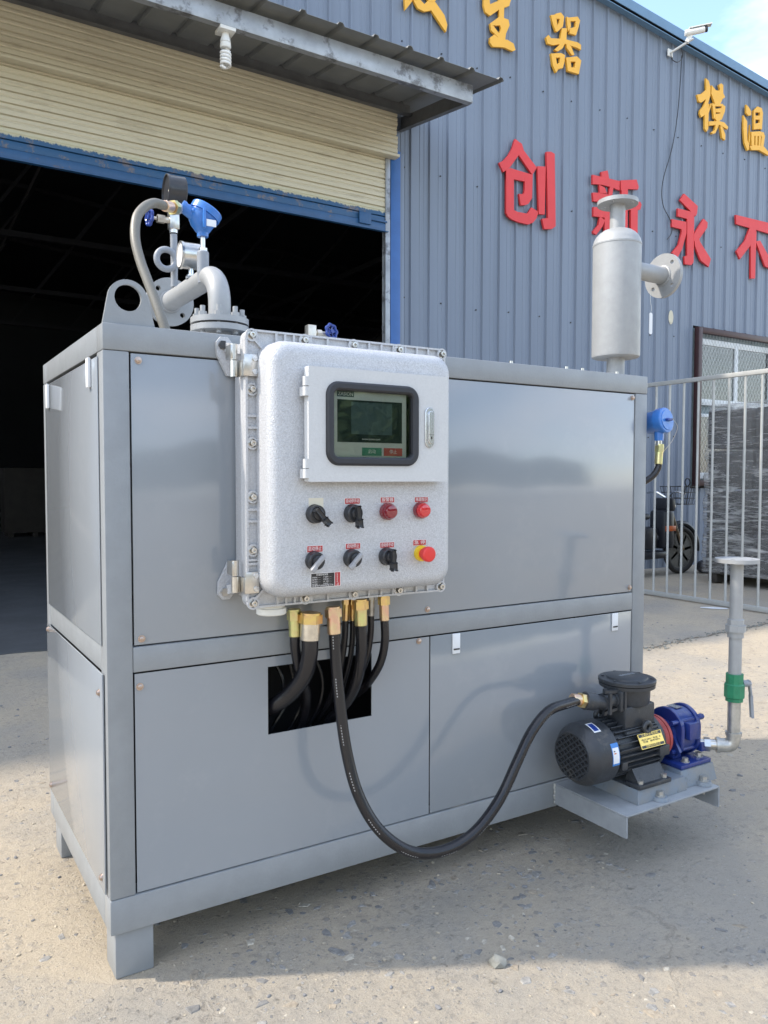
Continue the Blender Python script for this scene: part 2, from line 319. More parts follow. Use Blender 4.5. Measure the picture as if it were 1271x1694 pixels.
class MB:
    def __init__(s): s.bm = bmesh.new(); s.uv = s.bm.loops.layers.uv.new('UVMap')
    def box(s, a, b, bev=0):
        a, b = Vector(a), Vector(b); lo = Vector(map(min, a, b)); hi = Vector(map(max, a, b))
        r = bmesh.ops.create_cube(s.bm, size=1); vs = r['verts']
        for v in vs: v.co = Vector(((lo[i]+hi[i])/2+v.co[i]*(hi[i]-lo[i]) for i in range(3)))
        if bev:
            es = list({e for v in vs for e in v.link_edges})
            bmesh.ops.bevel(s.bm, geom=es, offset=bev, segments=2, affect='EDGES', profile=.5, clamp_overlap=True)
        return s
    def obox(s, c, size, rot, bev=0):
        """oriented box: rot is a 3x3 whose columns are the axes"""
        r = bmesh.ops.create_cube(s.bm, size=1); vs = r['verts']
        for v in vs: v.co = Vector(c)+rot@Vector((v.co[i]*size[i] for i in range(3)))
        if bev:
            es = list({e for v in vs for e in v.link_edges})
            bmesh.ops.bevel(s.bm, geom=es, offset=bev, segments=2, affect='EDGES', profile=.5, clamp_overlap=True)
        return s
    def bar(s, p0, p1, w, h, up=(0, 0, 1), bev=0):
        p0, p1 = Vector(p0), Vector(p1); d = (p1-p0); L = d.length; d.normalize(); x = d.cross(Vector(up)).normalized(); z = x.cross(d)
        return s.obox((p0+p1)/2, (w, L, h), Matrix((x, d, z)).transposed(), bev)
    def ring(s, c, x, y, r, n, ph=0):
        return [s.bm.verts.new(c+(x*math.cos(2*PI*i/n+ph)+y*math.sin(2*PI*i/n+ph))*r) for i in range(n)]
    def loft(s, rings, cap0=True, cap1=True, close=False):
        n = len(rings[0])
        pairs = list(zip(rings[:-1], rings[1:]))
        if close: pairs.append((rings[-1], rings[0]))
        for a, b in pairs:
            for i in range(n):
                j = (i+1) % n
                s.bm.faces.new((a[i], a[j], b[j], b[i]))
        if not close:
            if cap0: s.bm.faces.new(rings[0][::-1])
            if cap1: s.bm.faces.new(rings[-1])
        return s
    def lathe(s, o, axis, prof, n=32, cap=True, ph=0):
        """prof: list of (distance along axis, radius)"""
        x, y, a = frame_from(axis); o = Vector(o)
        return s.loft([s.ring(o+a*t, x, y, max(r, 1e-4), n, ph) for t, r in prof], cap, cap)
    def cyl(s, p0, p1, r0, r1=None, n=24):
        p0, p1 = Vector(p0), Vector(p1); L = (p1-p0).length
        return s.lathe(p0, p1-p0, [(0, r0), (L, r0 if r1 is None else r1)], n)
    def hexa(s, p0, p1, r): return s.cyl(p0, p1, r, n=6)
    def annulus(s, o, axis, r_in, r_out, th, n=40):
        x, y, a = frame_from(axis); o = Vector(o)
        rr = [s.ring(o, x, y, r_in, n), s.ring(o, x, y, r_out, n), s.ring(o+a*th, x, y, r_out, n), s.ring(o+a*th, x, y, r_in, n)]
        return s.loft(rr, close=True)
    def tube(s, pts, r, n=16, cap=True, smooth=6, closed=False):
        P = [Vector(p) for p in pts]
        if smooth and len(P) > 2:
            Q = []
            m = len(P)
            for i in range(m-1 if not closed else m):
                p0 = P[i-1] if (i > 0 or closed) else P[0]*2-P[1]; p1 = P[i]; p2 = P[(i+1) % m]; p3 = P[(i+2) % m] if (i+2 < m or closed) else P[-1]*2-P[-2]
                for k in range(smooth):
                    t = k/smooth
                    Q.append(.5*((2*p1)+(-p0+p2)*t+(2*p0-5*p1+4*p2-p3)*t*t+(-p0+3*p1-3*p2+p3)*t**3))
            if not closed: Q.append(P[-1])
            P = Q
        m = len(P); rings = []; nx = None; us = []; L = 0
        for i, p in enumerate(P):
            if closed: d = (P[(i+1) % m]-P[i-1]).normalized()
            else: d = (P[min(i+1, m-1)]-P[max(i-1, 0)]).normalized()
            if nx is None: nx, ny, _ = frame_from(d)
            else: nx = (nx-d*nx.dot(d)).normalized()
            ny = d.cross(nx)
            rad = r(i/(m-1)) if callable(r) else r
            rings.append(s.ring(p, nx, ny, rad, n)); us.append(L)
            if i < m-1: L += (P[i+1]-p).length
        for k, (a, b) in enumerate(zip(rings[:-1], rings[1:])):
            for i in range(n):
                j = (i+1) % n
                f = s.bm.faces.new((a[i], a[j], b[j], b[i]))
                for lp, (u, v) in zip(f.loops, ((us[k], i/n), (us[k], (i+1)/n), (us[k+1], (i+1)/n), (us[k+1], i/n))): lp[s.uv].uv = (u, v)
        if closed:
            a, b = rings[-1], rings[0]
            for i in range(n): s.bm.faces.new((a[i], a[(i+1) % n], b[(i+1) % n], b[i]))
        elif cap:
            s.bm.faces.new(rings[0][::-1]); s.bm.faces.new(rings[-1])
        return s
    def torus(s, c, axis, R0, r, n=28, m=12):
        x, y, a = frame_from(axis); c = Vector(c)
        return s.tube([c+(x*math.cos(2*PI*i/n)+y*math.sin(2*PI*i/n))*R0 for i in range(n)], r, m, smooth=0, closed=True)
    def sph(s, c, r, seg=16, sc_=(1, 1, 1)):
        q = bmesh.ops.create_uvsphere(s.bm, u_segments=seg, v_segments=max(6, seg//2), radius=1)
        for v in q['verts']: v.co = Vector((c[i]+v.co[i]*r*sc_[i] for i in range(3)))
        return s
    def prism(s, pts, d):
        """polygon (3d points) extruded by vector d"""
        d = Vector(d); a = [s.bm.verts.new(Vector(p)) for p in pts]; b = [s.bm.verts.new(Vector(p)+d) for p in pts]
        n = len(a)
        s.bm.faces.new(a[::-1]); s.bm.faces.new(b)
        for i in range(n): s.bm.faces.new((a[i], a[(i+1) % n], b[(i+1) % n], b[i]))
        return s
    def poly(s, pts): s.bm.faces.new([s.bm.verts.new(Vector(p)) for p in pts]); return s
    def build(s, name, m, parent=None, angle=35, kind=None, keep=False):
        bm = s.bm
        bmesh.ops.recalc_face_normals(bm, faces=bm.faces)
        cs = [v.co for v in bm.verts]
        lo = Vector((min(c[i] for c in cs) for i in range(3))); hi = Vector((max(c[i] for c in cs) for i in range(3)))
        c = (lo+hi)/2 if not keep else Vector((0, 0, 0))
        if not keep: bmesh.ops.translate(bm, verts=bm.verts, vec=-c)
        me = bpy.data.meshes.new(name); 
        for f in bm.faces: f.smooth = True
        bm.to_mesh(me); bm.free()
        me.set_sharp_from_angle(angle=R(angle))
        me.materials.append(MT[m] if isinstance(m, str) else m)
        o = bpy.data.objects.new(name, me); COL.objects.link(o); WL[o.name] = c
        if parent is not None: o.parent = parent; o.location = c-WL[parent.name]
        else: o.location = c
        if kind: o['kind'] = kind
        return o
def copy_at(o, world, parent, rot=None):
    c = o.copy(); COL.objects.link(c); c.parent = parent; WL[c.name] = Vector(world)
    c.location = Vector(world)-(WL[parent.name] if parent is not None else Vector((0, 0, 0)))
    if rot is not None: c.rotation_euler = rot
    return c
def copy_tree(o, world):
    c = o.copy(); COL.objects.link(c); c.location = world; WL[c.name] = Vector(world)
    for ch in [x for x in bpy.data.objects if x.parent == o]:
        k = ch.copy(); COL.objects.link(k); k.parent = c; WL[k.name] = Vector(world)+ch.location
        for g in [x for x in bpy.data.objects if x.parent == ch]:
            q = g.copy(); COL.objects.link(q); q.parent = k
    return c
def text(body, loc, size, m, parent, name='lettering', rot=(PI/2, 0, 0), ext=.0002, align='CENTER', width=None, off=0, spacing=1):
    cu = bpy.data.curves.new('txt', 'FONT'); cu.body = body; cu.size = size; cu.extrude = ext; cu.align_x = align; cu.align_y = 'CENTER'; cu.offset = off; cu.space_character = spacing
    t = bpy.data.objects.new('txt', cu); COL.objects.link(t); bpy.context.view_layer.update()
    me = bpy.data.meshes.new_from_object(t.evaluated_get(bpy.context.evaluated_depsgraph_get()))
    bpy.data.objects.remove(t); bpy.data.curves.remove(cu)
    me.name = name; me.materials.clear(); me.materials.append(MT[m])
    o = bpy.data.objects.new(name, me); COL.objects.link(o)
    w = max((v.co.x for v in me.vertices), default=1)-min((v.co.x for v in me.vertices), default=0)
    if width and w > 0: o.scale = (width/w, 1, 1)
    WL[o.name] = Vector(loc); o.parent = parent; o.location = Vector(loc)-(WL[parent.name] if parent else Vector((0, 0, 0))); o.rotation_euler = rot
    return o
def rrect(cx, cz, w, h, r, n=6):
    pts = []
    for sx, sz, a0 in ((1, 1, 0), (-1, 1, 90), (-1, -1, 180), (1, -1, 270)):
        for k in range(n+1):
            a = R(a0+90*k/n); pts.append((cx+sx*(w/2-r)+r*math.cos(a), cz+sz*(h/2-r)+r*math.sin(a)))
    return pts
def rr_loft(mb, layers):
    """layers: (y, cx, cz, w, h, r)"""
    rings = [[mb.bm.verts.new((x, y, z)) for x, z in rrect(cx, cz, w_, h_, r)] for y, cx, cz, w_, h_, r in layers]
    mb.loft(rings); return mb

# ================================================================== GROUND
g = MB(); g.poly([(-120, -120, 0), (160, -120, 0), (160, 120, 0), (-120, 120, 0)])
o = g.build('ground', 'ground', keep=True, kind='structure')

MT['slab'] = mat('dark_workshop_floor', (.075, .08, .085), .6, var=.25, vscale=2, bump=.6, bscale=60, dirt=(.16, .155, .15), dscale=4, dpos=.56, damt=.5, rvar=.1)  # floor slab, its colour darkened to deepen the indoor shade
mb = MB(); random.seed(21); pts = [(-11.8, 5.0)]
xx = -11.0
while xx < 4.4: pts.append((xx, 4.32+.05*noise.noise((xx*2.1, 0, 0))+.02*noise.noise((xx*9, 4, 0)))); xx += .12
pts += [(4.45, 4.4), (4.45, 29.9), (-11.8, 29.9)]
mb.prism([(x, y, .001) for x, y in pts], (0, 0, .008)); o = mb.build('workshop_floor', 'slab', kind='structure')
# ================================================================== WAREHOUSE
WY = 5.6
WX0, WX1, WB = -12.0, 17.0, 30.0
def roofz(x): return 7.63-.0845*(x-7.7)
PITCHW = 1.048
wh = thing('warehouse', (4.5, WY, 0), 'large warehouse clad in blue grey ribbed steel sheets behind the machine', 'building')
def sheet(x0, x1, z0, top):
    mb = MB(); n = 4; pw = (x1-x0)/n
    prof = []
    for k in range(n):
        a = x0+k*pw
        prof += [(a, 0), (a+.105-.012, 0), (a+.105-.006, -.004), (a+.105+.006, -.004), (a+.105+.012, 0),
                 (a+.165-.012, 0), (a+.165-.006, -.004), (a+.165+.006, -.004), (a+.165+.012, 0), (a+pw-.046, 0), (a+pw-.034, -.026), (a+pw-.014, -.026), (a+pw-.001, 0)]
    prof.append((x1-.0005, 0))
    lo = [mb.bm.verts.new((x, WY+y, z0)) for x, y in prof]; hi = [mb.bm.verts.new((x, WY+y, top(x))) for x, y in prof]
    for i in range(len(prof)-1): mb.bm.faces.new((lo[i], lo[i+1], hi[i+1], hi[i]))
    return mb.build('wall_panel', 'wall', wh, angle=20)
x = 4.42
for k in range(12):
    a, b = x+k*PITCHW, x+(k+1)*PITCHW
    if k in (5, 6):
        sheet(a, b, .0, lambda x: 1.15); sheet(a, b, 3.56, roofz)
    else: sheet(a, b, 0, roofz)
for k in range(1, 13):
    a, b = x-k*PITCHW, x-(k-1)*PITCHW
    sheet(a, b, 4.9 if a > -3.3 else 0, roofz)
# rest of the shell
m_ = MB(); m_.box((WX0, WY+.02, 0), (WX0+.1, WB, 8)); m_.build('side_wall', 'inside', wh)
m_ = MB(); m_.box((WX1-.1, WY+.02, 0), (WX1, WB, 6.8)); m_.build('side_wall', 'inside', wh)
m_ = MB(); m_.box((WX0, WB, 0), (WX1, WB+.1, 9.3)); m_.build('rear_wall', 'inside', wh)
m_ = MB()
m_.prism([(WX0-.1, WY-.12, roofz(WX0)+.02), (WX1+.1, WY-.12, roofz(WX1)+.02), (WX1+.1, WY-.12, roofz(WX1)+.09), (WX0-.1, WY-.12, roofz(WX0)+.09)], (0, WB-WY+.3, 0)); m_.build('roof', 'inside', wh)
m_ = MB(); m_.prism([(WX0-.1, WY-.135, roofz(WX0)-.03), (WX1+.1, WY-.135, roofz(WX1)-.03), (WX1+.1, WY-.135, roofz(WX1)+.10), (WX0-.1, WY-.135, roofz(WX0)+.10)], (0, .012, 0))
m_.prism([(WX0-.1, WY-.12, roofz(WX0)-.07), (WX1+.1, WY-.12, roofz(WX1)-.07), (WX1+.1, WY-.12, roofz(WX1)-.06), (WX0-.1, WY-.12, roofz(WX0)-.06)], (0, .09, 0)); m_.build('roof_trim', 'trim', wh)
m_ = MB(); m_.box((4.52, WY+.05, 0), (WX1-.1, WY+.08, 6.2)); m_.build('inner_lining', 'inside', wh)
# screws of the cladding
sp_ = None
pos = []
for z in (1.9, 3.35, 4.8, 6.2):
    for k in range(24):
        xx = 4.42+.13+k*.524+random.uniform(-.02, .02)
        if z < roofz(xx)-.3 and not (9.4 < xx < 12 and 1 < z < 3.7): pos.append((xx, z+random.uniform(-.02, .02)))
for xx, z in pos:
    if sp_ is None:
        m_ = MB(); m_.cyl((xx, WY-.012, z), (xx, WY+.0, z), .009, n=8); sp_ = m_.build('cladding_screw', 'blacklabel', wh)
    else: copy_at(sp_, (xx, WY-.006, z), wh)
# trusses
for j in range(4):
    y = 9+j*4.5; m_ = MB(); x0, x1 = WX0+.3, WX1-.3
    zt = lambda x: roofz(x)-.15
    m_.bar((x0, y, 5.6), (x1, y, 5.6), .1, .1); m_.bar((x0, y, zt(x0)), (x1, y, zt(x1)), .1, .1)
    nx = 18
    for i in range(nx):
        xa, xb = x0+(x1-x0)*i/nx, x0+(x1-x0)*(i+1)/nx
        m_.bar((xa, y, 5.6), (xa, y, zt(xa)), .05, .05); m_.bar((xa, y, 5.6), (xb, y, zt(xb)), .05, .05)
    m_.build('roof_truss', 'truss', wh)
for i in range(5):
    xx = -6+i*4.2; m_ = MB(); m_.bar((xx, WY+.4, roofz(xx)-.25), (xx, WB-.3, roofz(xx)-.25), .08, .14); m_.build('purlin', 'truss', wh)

# ---- door surround
dp = thing('door_post', (4.46, WY, 0), 'bright blue painted steel post at the right side of the shutter door', 'post')
m_ = MB(); m_.box((4.345, WY-.07, 0), (4.475, WY+.06, 4.95), .004); m_.build('blue_face', 'post', dp)
m_ = MB(); m_.box((4.479, WY-.035, 0), (4.545, WY-.003, 4.95), .003); m_.build('grey_flashing', 'wall', dp)
gr = thing('shutter_guide_rail', (4.30, WY, 0), 'grey steel guide channel beside the blue door post', 'rail')
m_ = MB(); m_.box((4.275, WY-.075, 0), (4.335, WY-.055, 4.86), .002); m_.box((4.275, WY-.02, 0), (4.335, WY+.0, 4.86), .002); m_.box((4.318, WY-.055, 0), (4.335, WY-.02, 4.86)); m_.build('channel', 'beam', gr)

# ---- shutter
sh = thing('roller_shutter', (.6, WY, 4.0), 'half raised cream roller shutter with brushed blue paint along its bottom edge', 'shutter')
XL, XR = -3.4, 4.30
def slat(z, y, h, m, xr=XR, prot=.012):
    mb = MB(); prof = [(.010, 0), (.009, h*.05), (-prot*.9, h*.10), (-prot, h*.45), (-prot*.45, h*.55), (-prot*.4, h*.62), (-prot*.95, h*.69), (-prot, h*.92), (.009, h*.97), (.010, h*.995), (.014, h*.995), (.014, 0)]
    a = [mb.bm.verts.new((XL, y+p, z+q)) for p, q in prof]; b = [mb.bm.verts.new((xr, y+p, z+q)) for p, q in prof]
    n = len(prof)
    for i in range(n): mb.bm.faces.new((a[i], a[(i+1) % n], b[(i+1) % n], b[i]))
    mb.bm.faces.new(a); mb.bm.faces.new(b[::-1])
    return mb.build('slat', m, sh, angle=20)
H_ = .103
first = slat(4.20, 5.55, H_, 'slatblue')
for k in range(1, 8):
    if k == 1: s2 = slat(4.20+k*H_, 5.55, H_, 'slat')
    else: copy_at(s2, WL[s2.name]+Vector((0, 0, (k-1)*H_)), sh)
m_ = MB(); m_.box((XL, 5.535, 4.127), (XR, 5.56, 4.196), .003); m_.build('bottom_bar', 'slatblue', sh)
m_ = MB(); m_.box((XL, 5.528, 4.03), (XR, 5.552, 4.124), .003); m_.box((XL, 5.50, 4.03), (XR, 5.528, 4.036)); m_.build('bottom_bar', 'bar', sh)
m_ = MB(); m_.box((3.93, 5.505, 4.075), (4.08, 5.526, 4.20), .004); m_.box((4.08, 5.512, 4.13), (4.29, 5.526, 4.15), .003); m_.build('latch_plate', 'bar', sh)
hd = thing('shutter_hood', (.5, 5.45, 4.84), 'cream ribbed housing above the shutter slats, its lower edge rolled', 'housing')
HH = .098
hs = None
for k in range(6):
    z = 4.875+k*HH
    if hs is None:
        mb = MB(); prof = [(.006, 0), (-.013, .010), (-.014, .045), (-.005, .055), (-.005, .062), (-.014, .07), (-.013, .088), (.006, .095), (.008, .0975), (.008, 0)]
        a = [mb.bm.verts.new((XL, 5.45+p, z+q)) for p, q in prof]; b = [mb.bm.verts.new((4.375, 5.45+p, z+q)) for p, q in prof]
        for i in range(10): mb.bm.faces.new((a[i], a[(i+1) % 10], b[(i+1) % 10], b[i]))
        mb.bm.faces.new(a); mb.bm.faces.new(b[::-1]); hs = mb.build('slat', 'slat', hd, angle=20)
    else: copy_at(hs, WL[hs.name]+Vector((random.uniform(-.012, .004), 0, k*HH)), hd)
m_ = MB(); m_.box((XL, 5.425, 4.84), (4.40, 5.54, 4.872), .006); m_.build('lower_lip', 'slat', hd)
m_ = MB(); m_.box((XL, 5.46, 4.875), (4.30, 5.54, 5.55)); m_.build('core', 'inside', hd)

# ---- awning
aw = thing('awning', (1.0, 4.9, 5.1), 'sloping corrugated steel awning on galvanised beams over the doorway', 'awning')
m_ = MB(); m_.box((-4, 4.304, 5.02), (4.53, 4.318, 5.19), .002); m_.box((-4, 4.318, 5.02), (4.53, 4.37, 5.028)); m_.box((-4, 4.318, 5.182), (4.53, 4.37, 5.19)); m_.build('front_beam', 'beam', aw)
m_ = MB(); m_.box((-4, 5.40, 5.29), (4.515, 5.412, 5.445), .002); m_.box((-4, 5.35, 5.29), (4.515, 5.40, 5.297)); m_.build('rear_beam', 'lintel', aw)
m_ = MB(); m_.box((-4, 5.42, 5.475), (4.40, 5.46, 5.535), .002); m_.build('ledge_angle', 'lintel', aw)
for xx in (4.53,):
    m_ = MB(); m_.prism([(xx, 4.37, 5.02), (xx, 5.6, 5.20), (xx, 5.6, 5.36), (xx, 4.37, 5.19)], (-.012, 0, 0)); m_.prism([(xx-.012, 4.37, 5.02), (xx-.012, 5.6, 5.20), (xx-.012, 5.6, 5.206), (xx-.012, 4.37, 5.026)], (-.045, 0, 0)); m_.build('side_beam', 'lintel', aw)
def zr(y): return 5.215+(y-4.05)*.145
nrib = 22; rw = .36; x0 = 4.79-nrib*rw
for k in range(nrib):
    a = x0+k*rw; mb = MB()
    pr = [(0, 0), (rw-.07, 0), (rw-.052, .028), (rw-.018, .028), (rw, 0)]
    y0 = 4.14+random.uniform(-.006, .006)
    f = [mb.bm.verts.new((a+p, y0, zr(y0)+q)) for p, q in pr]; b = [mb.bm.verts.new((a+p, 5.6, zr(5.6)+q)) for p, q in pr]
    f2 = [mb.bm.verts.new((a+p, y0, zr(y0)+q+.003)) for p, q in pr]; b2 = [mb.bm.verts.new((a+p, 5.6, zr(5.6)+q+.003)) for p, q in pr]
    for i in range(4): mb.bm.faces.new((f[i], f[i+1], b[i+1], b[i])); mb.bm.faces.new((f2[i], f2[i+1], b2[i+1], b2[i])); mb.bm.faces.new((f[i], f[i+1], f2[i+1], f2[i]))
    mb.build('roof_sheet', 'awn', aw, angle=20)

# ---- bulb
cx, cy = 1.99, 4.37
p = at(373, 33, 1, cy); cz = 5.02
bl = thing('spiral_bulb', (p.x, cy, cz), 'white spiral energy saving bulb hanging under the awning beam', 'light bulb')
m_ = MB(); m_.box((p.x-.068, cy-.068, cz-.03), (p.x+.068, cy+.068, cz), .004); m_.build('ceiling_rose', 'white', bl)
m_ = MB(); m_.lathe((p.x, cy, cz-.03), (0, 0, -1), [(0, .028), (.02, .030), (.05, .040), (.075, .045), (.08, .038), (.084, .045), (.112, .046), (.122, .04)], 24); m_.build('lamp_holder', 'white', bl)
pts = []
for k in range(100):
    a = k/99*2*PI*4.5; rr = .036; pts.append((p.x+rr*math.cos(a), cy+rr*math.sin(a), cz-.175-k/99*.125))
pts = [(p.x, cy, cz-.15)]+pts+[(p.x, cy, cz-.312)]
m_ = MB(); m_.tube(pts, .0125, 10, smooth=0); m_.build('spiral_tube', 'cfl', bl)

# ---- letters
def letter(name, label, org, s, strokes, m, y=WY-.055, z_off=0):
    mb = MB()
    for i, st in enumerate(strokes):
        pts = []
        for (a, b) in st:
            q = at(org[0]+a/s, org[1]+b/s, 1, y); pts.append((q.x, y-.0006*i, q.z))
        # thin fan-safe prism: triangulate the ngon
        va = [mb.bm.verts.new(p) for p in pts]; vb = [mb.bm.verts.new((p[0], y+.028, p[2])) for p in pts]
        f1 = mb.bm.faces.new(va); f2 = mb.bm.faces.new(vb[::-1]); n = len(pts)
        for k in range(n): mb.bm.faces.new((va[k], vb[k], vb[(k+1) % n], va[(k+1) % n]))
        f1.normal_update(); f2.normal_update()
        bmesh.ops.triangulate(mb.bm, faces=[f1, f2], quad_method='BEAUTY', ngon_method='EAR_CLIP')
    o = mb.build(name, m, None, angle=30)
    return tag(o, label, 'sign letter', 'red slogan letters on the warehouse wall' if m == 'redletter' else 'gold letters on the warehouse wall')
RS = 'redletter'; GS = 'goldletter'
letter('red_letter', 'red Chinese character 创, leftmost of the red slogan letters', (810, 210), 6.69, [
 [(285,130),(355,190),(325,310),(225,450),(155,500),(105,395),(150,375),(210,310),(250,240)],
 [(340,170),(360,190),(380,260),(440,340),(525,450),(475,530),(322,305)],
 [(185,470),(230,455),(480,530),(475,590),(395,605),(268,578),(185,580)],
 [(185,480),(270,500),(270,935),(185,960)],
 [(185,930),(270,920),(310,940),(420,960),(465,890),(540,940),(520,1010),(480,1060),(430,1080),(320,1055),(240,1020),(200,985)],
 [(392,560),(477,560),(470,790),(430,850),(400,865),(345,865),(325,740),(375,745),(388,705)],
 [(530,435),(620,440),(610,970),(545,965)],
 [(630,275),(680,275),(720,300),(730,1100),(690,1130),(605,1130),(580,1015),(645,1010)]], RS)
letter('red_letter', 'red Chinese character 新 partly behind the grey silencer top flange', (970, 270), 4.223, [
 [(105,60),(150,50),(163,118),(110,115)], [(45,80),(110,95),(235,125),(232,190),(180,168),(110,150),(45,145)],
 [(90,150),(130,170),(145,212),(95,207)], [(165,165),(190,172),(182,222),(155,227)],
 [(45,205),(90,207),(240,237),(240,290),(50,265)], [(50,305),(100,310),(240,342),(240,395),(50,370)],
 [(95,370),(130,400),(115,440),(70,500),(50,490),(48,475),(85,430)], [(128,300),(172,305),(172,560),(128,560)], [(176,400),(232,450),(222,500),(170,440)],
 [(240,120),(350,115),(365,165),(360,185),(290,180),(240,190)], [(245,150),(290,150),(287,500),(235,560),(215,530),(245,470)],
 [(260,262),(375,270),(385,290),(375,325),(260,330)], [(310,300),(358,305),(355,570),(310,555)]], RS)
letter('red_letter', 'red Chinese character 永 right of the silencer side flange', (970, 270), 4.223, [
 [(685,212),(780,300),(775,350),(765,370),(655,258)], [(640,315),(760,345),(752,402),(640,370)],
 [(706,340),(755,345),(750,690),(735,712),(690,705),(685,650),(705,645)],
 [(598,390),(700,410),(700,490),(670,600),(635,665),(600,625),(645,570),(668,480),(665,460),(600,445)],
 [(820,388),(848,415),(845,450),(790,530),(748,545),(750,500)], [(750,490),(785,515),(795,550),(870,670),(855,725),(800,680),(760,580)]], RS)
letter('red_letter', 'red Chinese character 不 at the right edge above the window', (970, 270), 4.223, [
 [(1045,360),(1290,420),(1290,495),(1050,425)], [(1145,445),(1190,457),(1160,560),(1075,670),(1050,615),(1110,540)],
 [(1150,465),(1190,475),(1180,805),(1150,805)], [(1185,545),(1215,540),(1290,680),(1290,740),(1250,720)]], RS)
letter('gold_letter', 'gold Chinese character 发 cut off by the top of the picture', (650, 0), 3.631, [
 [(70,-10),(75,60),(108,20),(125,-10)], [(118,-10),(150,50),(190,70),(232,62),(250,10),(215,0),(190,25),(165,-2)],
 [(215,0),(240,-10),(310,90),(328,150),(320,192),(300,165),(232,62)], [(60,-120),(330,-90),(330,-40),(60,-60)], [(130,-220),(180,-220),(150,0),(90,0)], [(165,-60),(300,-40),(250,10),(220,10)]], GS)
letter('gold_letter', 'gold Chinese character 生 between two other gold letters above the awning end', (650, 0), 3.631, [
 [(548,-60),(575,-50),(585,25),(655,-5),(712,-8),(700,35),(640,57),(585,95),(556,72),(545,30)], [(638,-90),(672,-90),(668,110),(640,112)],
 [(585,140),(640,100),(662,112),(625,150),(603,153),(642,205),(632,222),(592,185)], [(648,102),(695,118),(702,152),(680,202),(672,262),(632,262),(632,215),(650,172),(645,152),(612,154),(622,135)],
 [(585,225),(610,207),(640,232),(690,240),(725,262),(737,300),(720,308),(670,285),(600,280),(583,255)]], GS)
letter('gold_letter', 'gold Chinese character 器 nearest to the roof edge on the left of the camera', (650, 0), 3.631, [
 [(950,90),(980,88),(988,140),(980,190),(962,140)], [(978,82),(1010,75),(1030,100),(1020,114),(980,112)], [(1003,105),(1030,100),(1022,160),(988,192),(975,185),(988,150),(1000,135)],
 [(1045,100),(1065,110),(1070,160),(1055,190),(1048,150)], [(1055,106),(1110,100),(1125,125),(1100,127),(1060,127)], [(1098,120),(1125,122),(1115,165),(1100,212),(1060,200),(1065,170),(1095,162)],
 [(920,225),(935,210),(950,230),(1030,235),(1110,255),(1130,270),(1130,300),(1100,285),(1030,262),(960,272),(930,262)], [(1015,170),(1045,170),(1042,240),(1020,290),(990,310),(970,300),(1000,270)],
 [(1040,255),(1070,280),(1090,330),(1075,332),(1045,290)],
 [(950,320),(975,330),(992,420),(980,437),(960,390)], [(958,322),(1010,320),(1033,332),(1025,347),(970,347)], [(1005,338),(1033,332),(1030,370),(1020,410),(985,417),(985,387),(1000,377)],
 [(1040,345),(1065,350),(1072,430),(1050,427)], [(1043,347),(1105,340),(1130,365),(1110,372),(1060,370)], [(1098,360),(1130,365),(1115,447),(1050,427),(1060,405),(1090,407)]], GS)
letter('gold_letter', 'gold Chinese character 模 below the security camera', (1140, 110), 9.7, [
 [(270,185),(320,230),(345,330),(345,460),(300,620),(250,780),(200,815),(175,760),(180,700),(230,640),(280,520),(200,580),(160,560),(130,450),(200,440),(280,370)],
 [(250,640),(320,590),(310,1000),(285,1045),(255,1000)], [(285,760),(350,590),(362,612),(312,762)],
 [(365,300),(430,380),(480,390),(500,370),(480,290),(520,270),(550,300),(550,430),(580,490),(540,520),(500,605),(420,605),(360,440)],
 [(370,585),(418,610),(425,700),(440,850),(400,830),(385,700)], [(520,600),(582,640),(575,720),(525,850),(475,870),(500,760),(522,680)], [(410,596),(540,600),(560,640),(412,637)],
 [(418,680),(524,670),(527,700),(500,742),(430,732)], [(420,765),(522,750),(500,865),(430,865)],
 [(318,882),(480,878),(560,898),(625,970),(615,1010),(480,935),(320,950)], [(440,850),(492,850),(470,960),(420,1070),(380,1085),(350,1060),(410,1020)], [(498,955),(532,968),(580,1100),(575,1185),(530,1150)]], GS)
letter('gold_letter', 'gold Chinese character 温 at the right edge of the picture', (1140, 110), 9.7, [
 [(920,610),(960,650),(1000,720),(1000,780),(960,790),(920,750)], [(875,780),(935,880),(935,1180),(958,1240),(985,930),(978,1150),(960,1340),(940,1350),(890,1220),(875,1000)],
 [(1038,700),(1066,730),(1066,990),(1040,1010)], [(1038,712),(1100,640),(1170,670),(1185,742),(1050,732)], [(1138,720),(1187,740),(1170,1012),(1130,1000)], [(1058,790),(1142,790),(1142,852),(1058,852)], [(1052,920),(1142,900),(1140,1000),(1042,1012)],
 [(1000,1050),(1130,1040),(1200,1060),(1210,1122),(1000,1112)], [(998,1045),(1047,1105),(1042,1270),(1002,1262)], [(1065,1105),(1097,1105),(1092,1272),(1065,1272)], [(1120,1095),(1152,1095),(1142,1275),(1115,1275)], [(1165,1095),(1216,1110),(1190,1292),(1150,1272)],
 [(970,1280),(1030,1262),(1190,1280),(1260,1360),(1290,1400),(1270,1430),(1220,1400),(1120,1342),(1000,1342)]], GS)

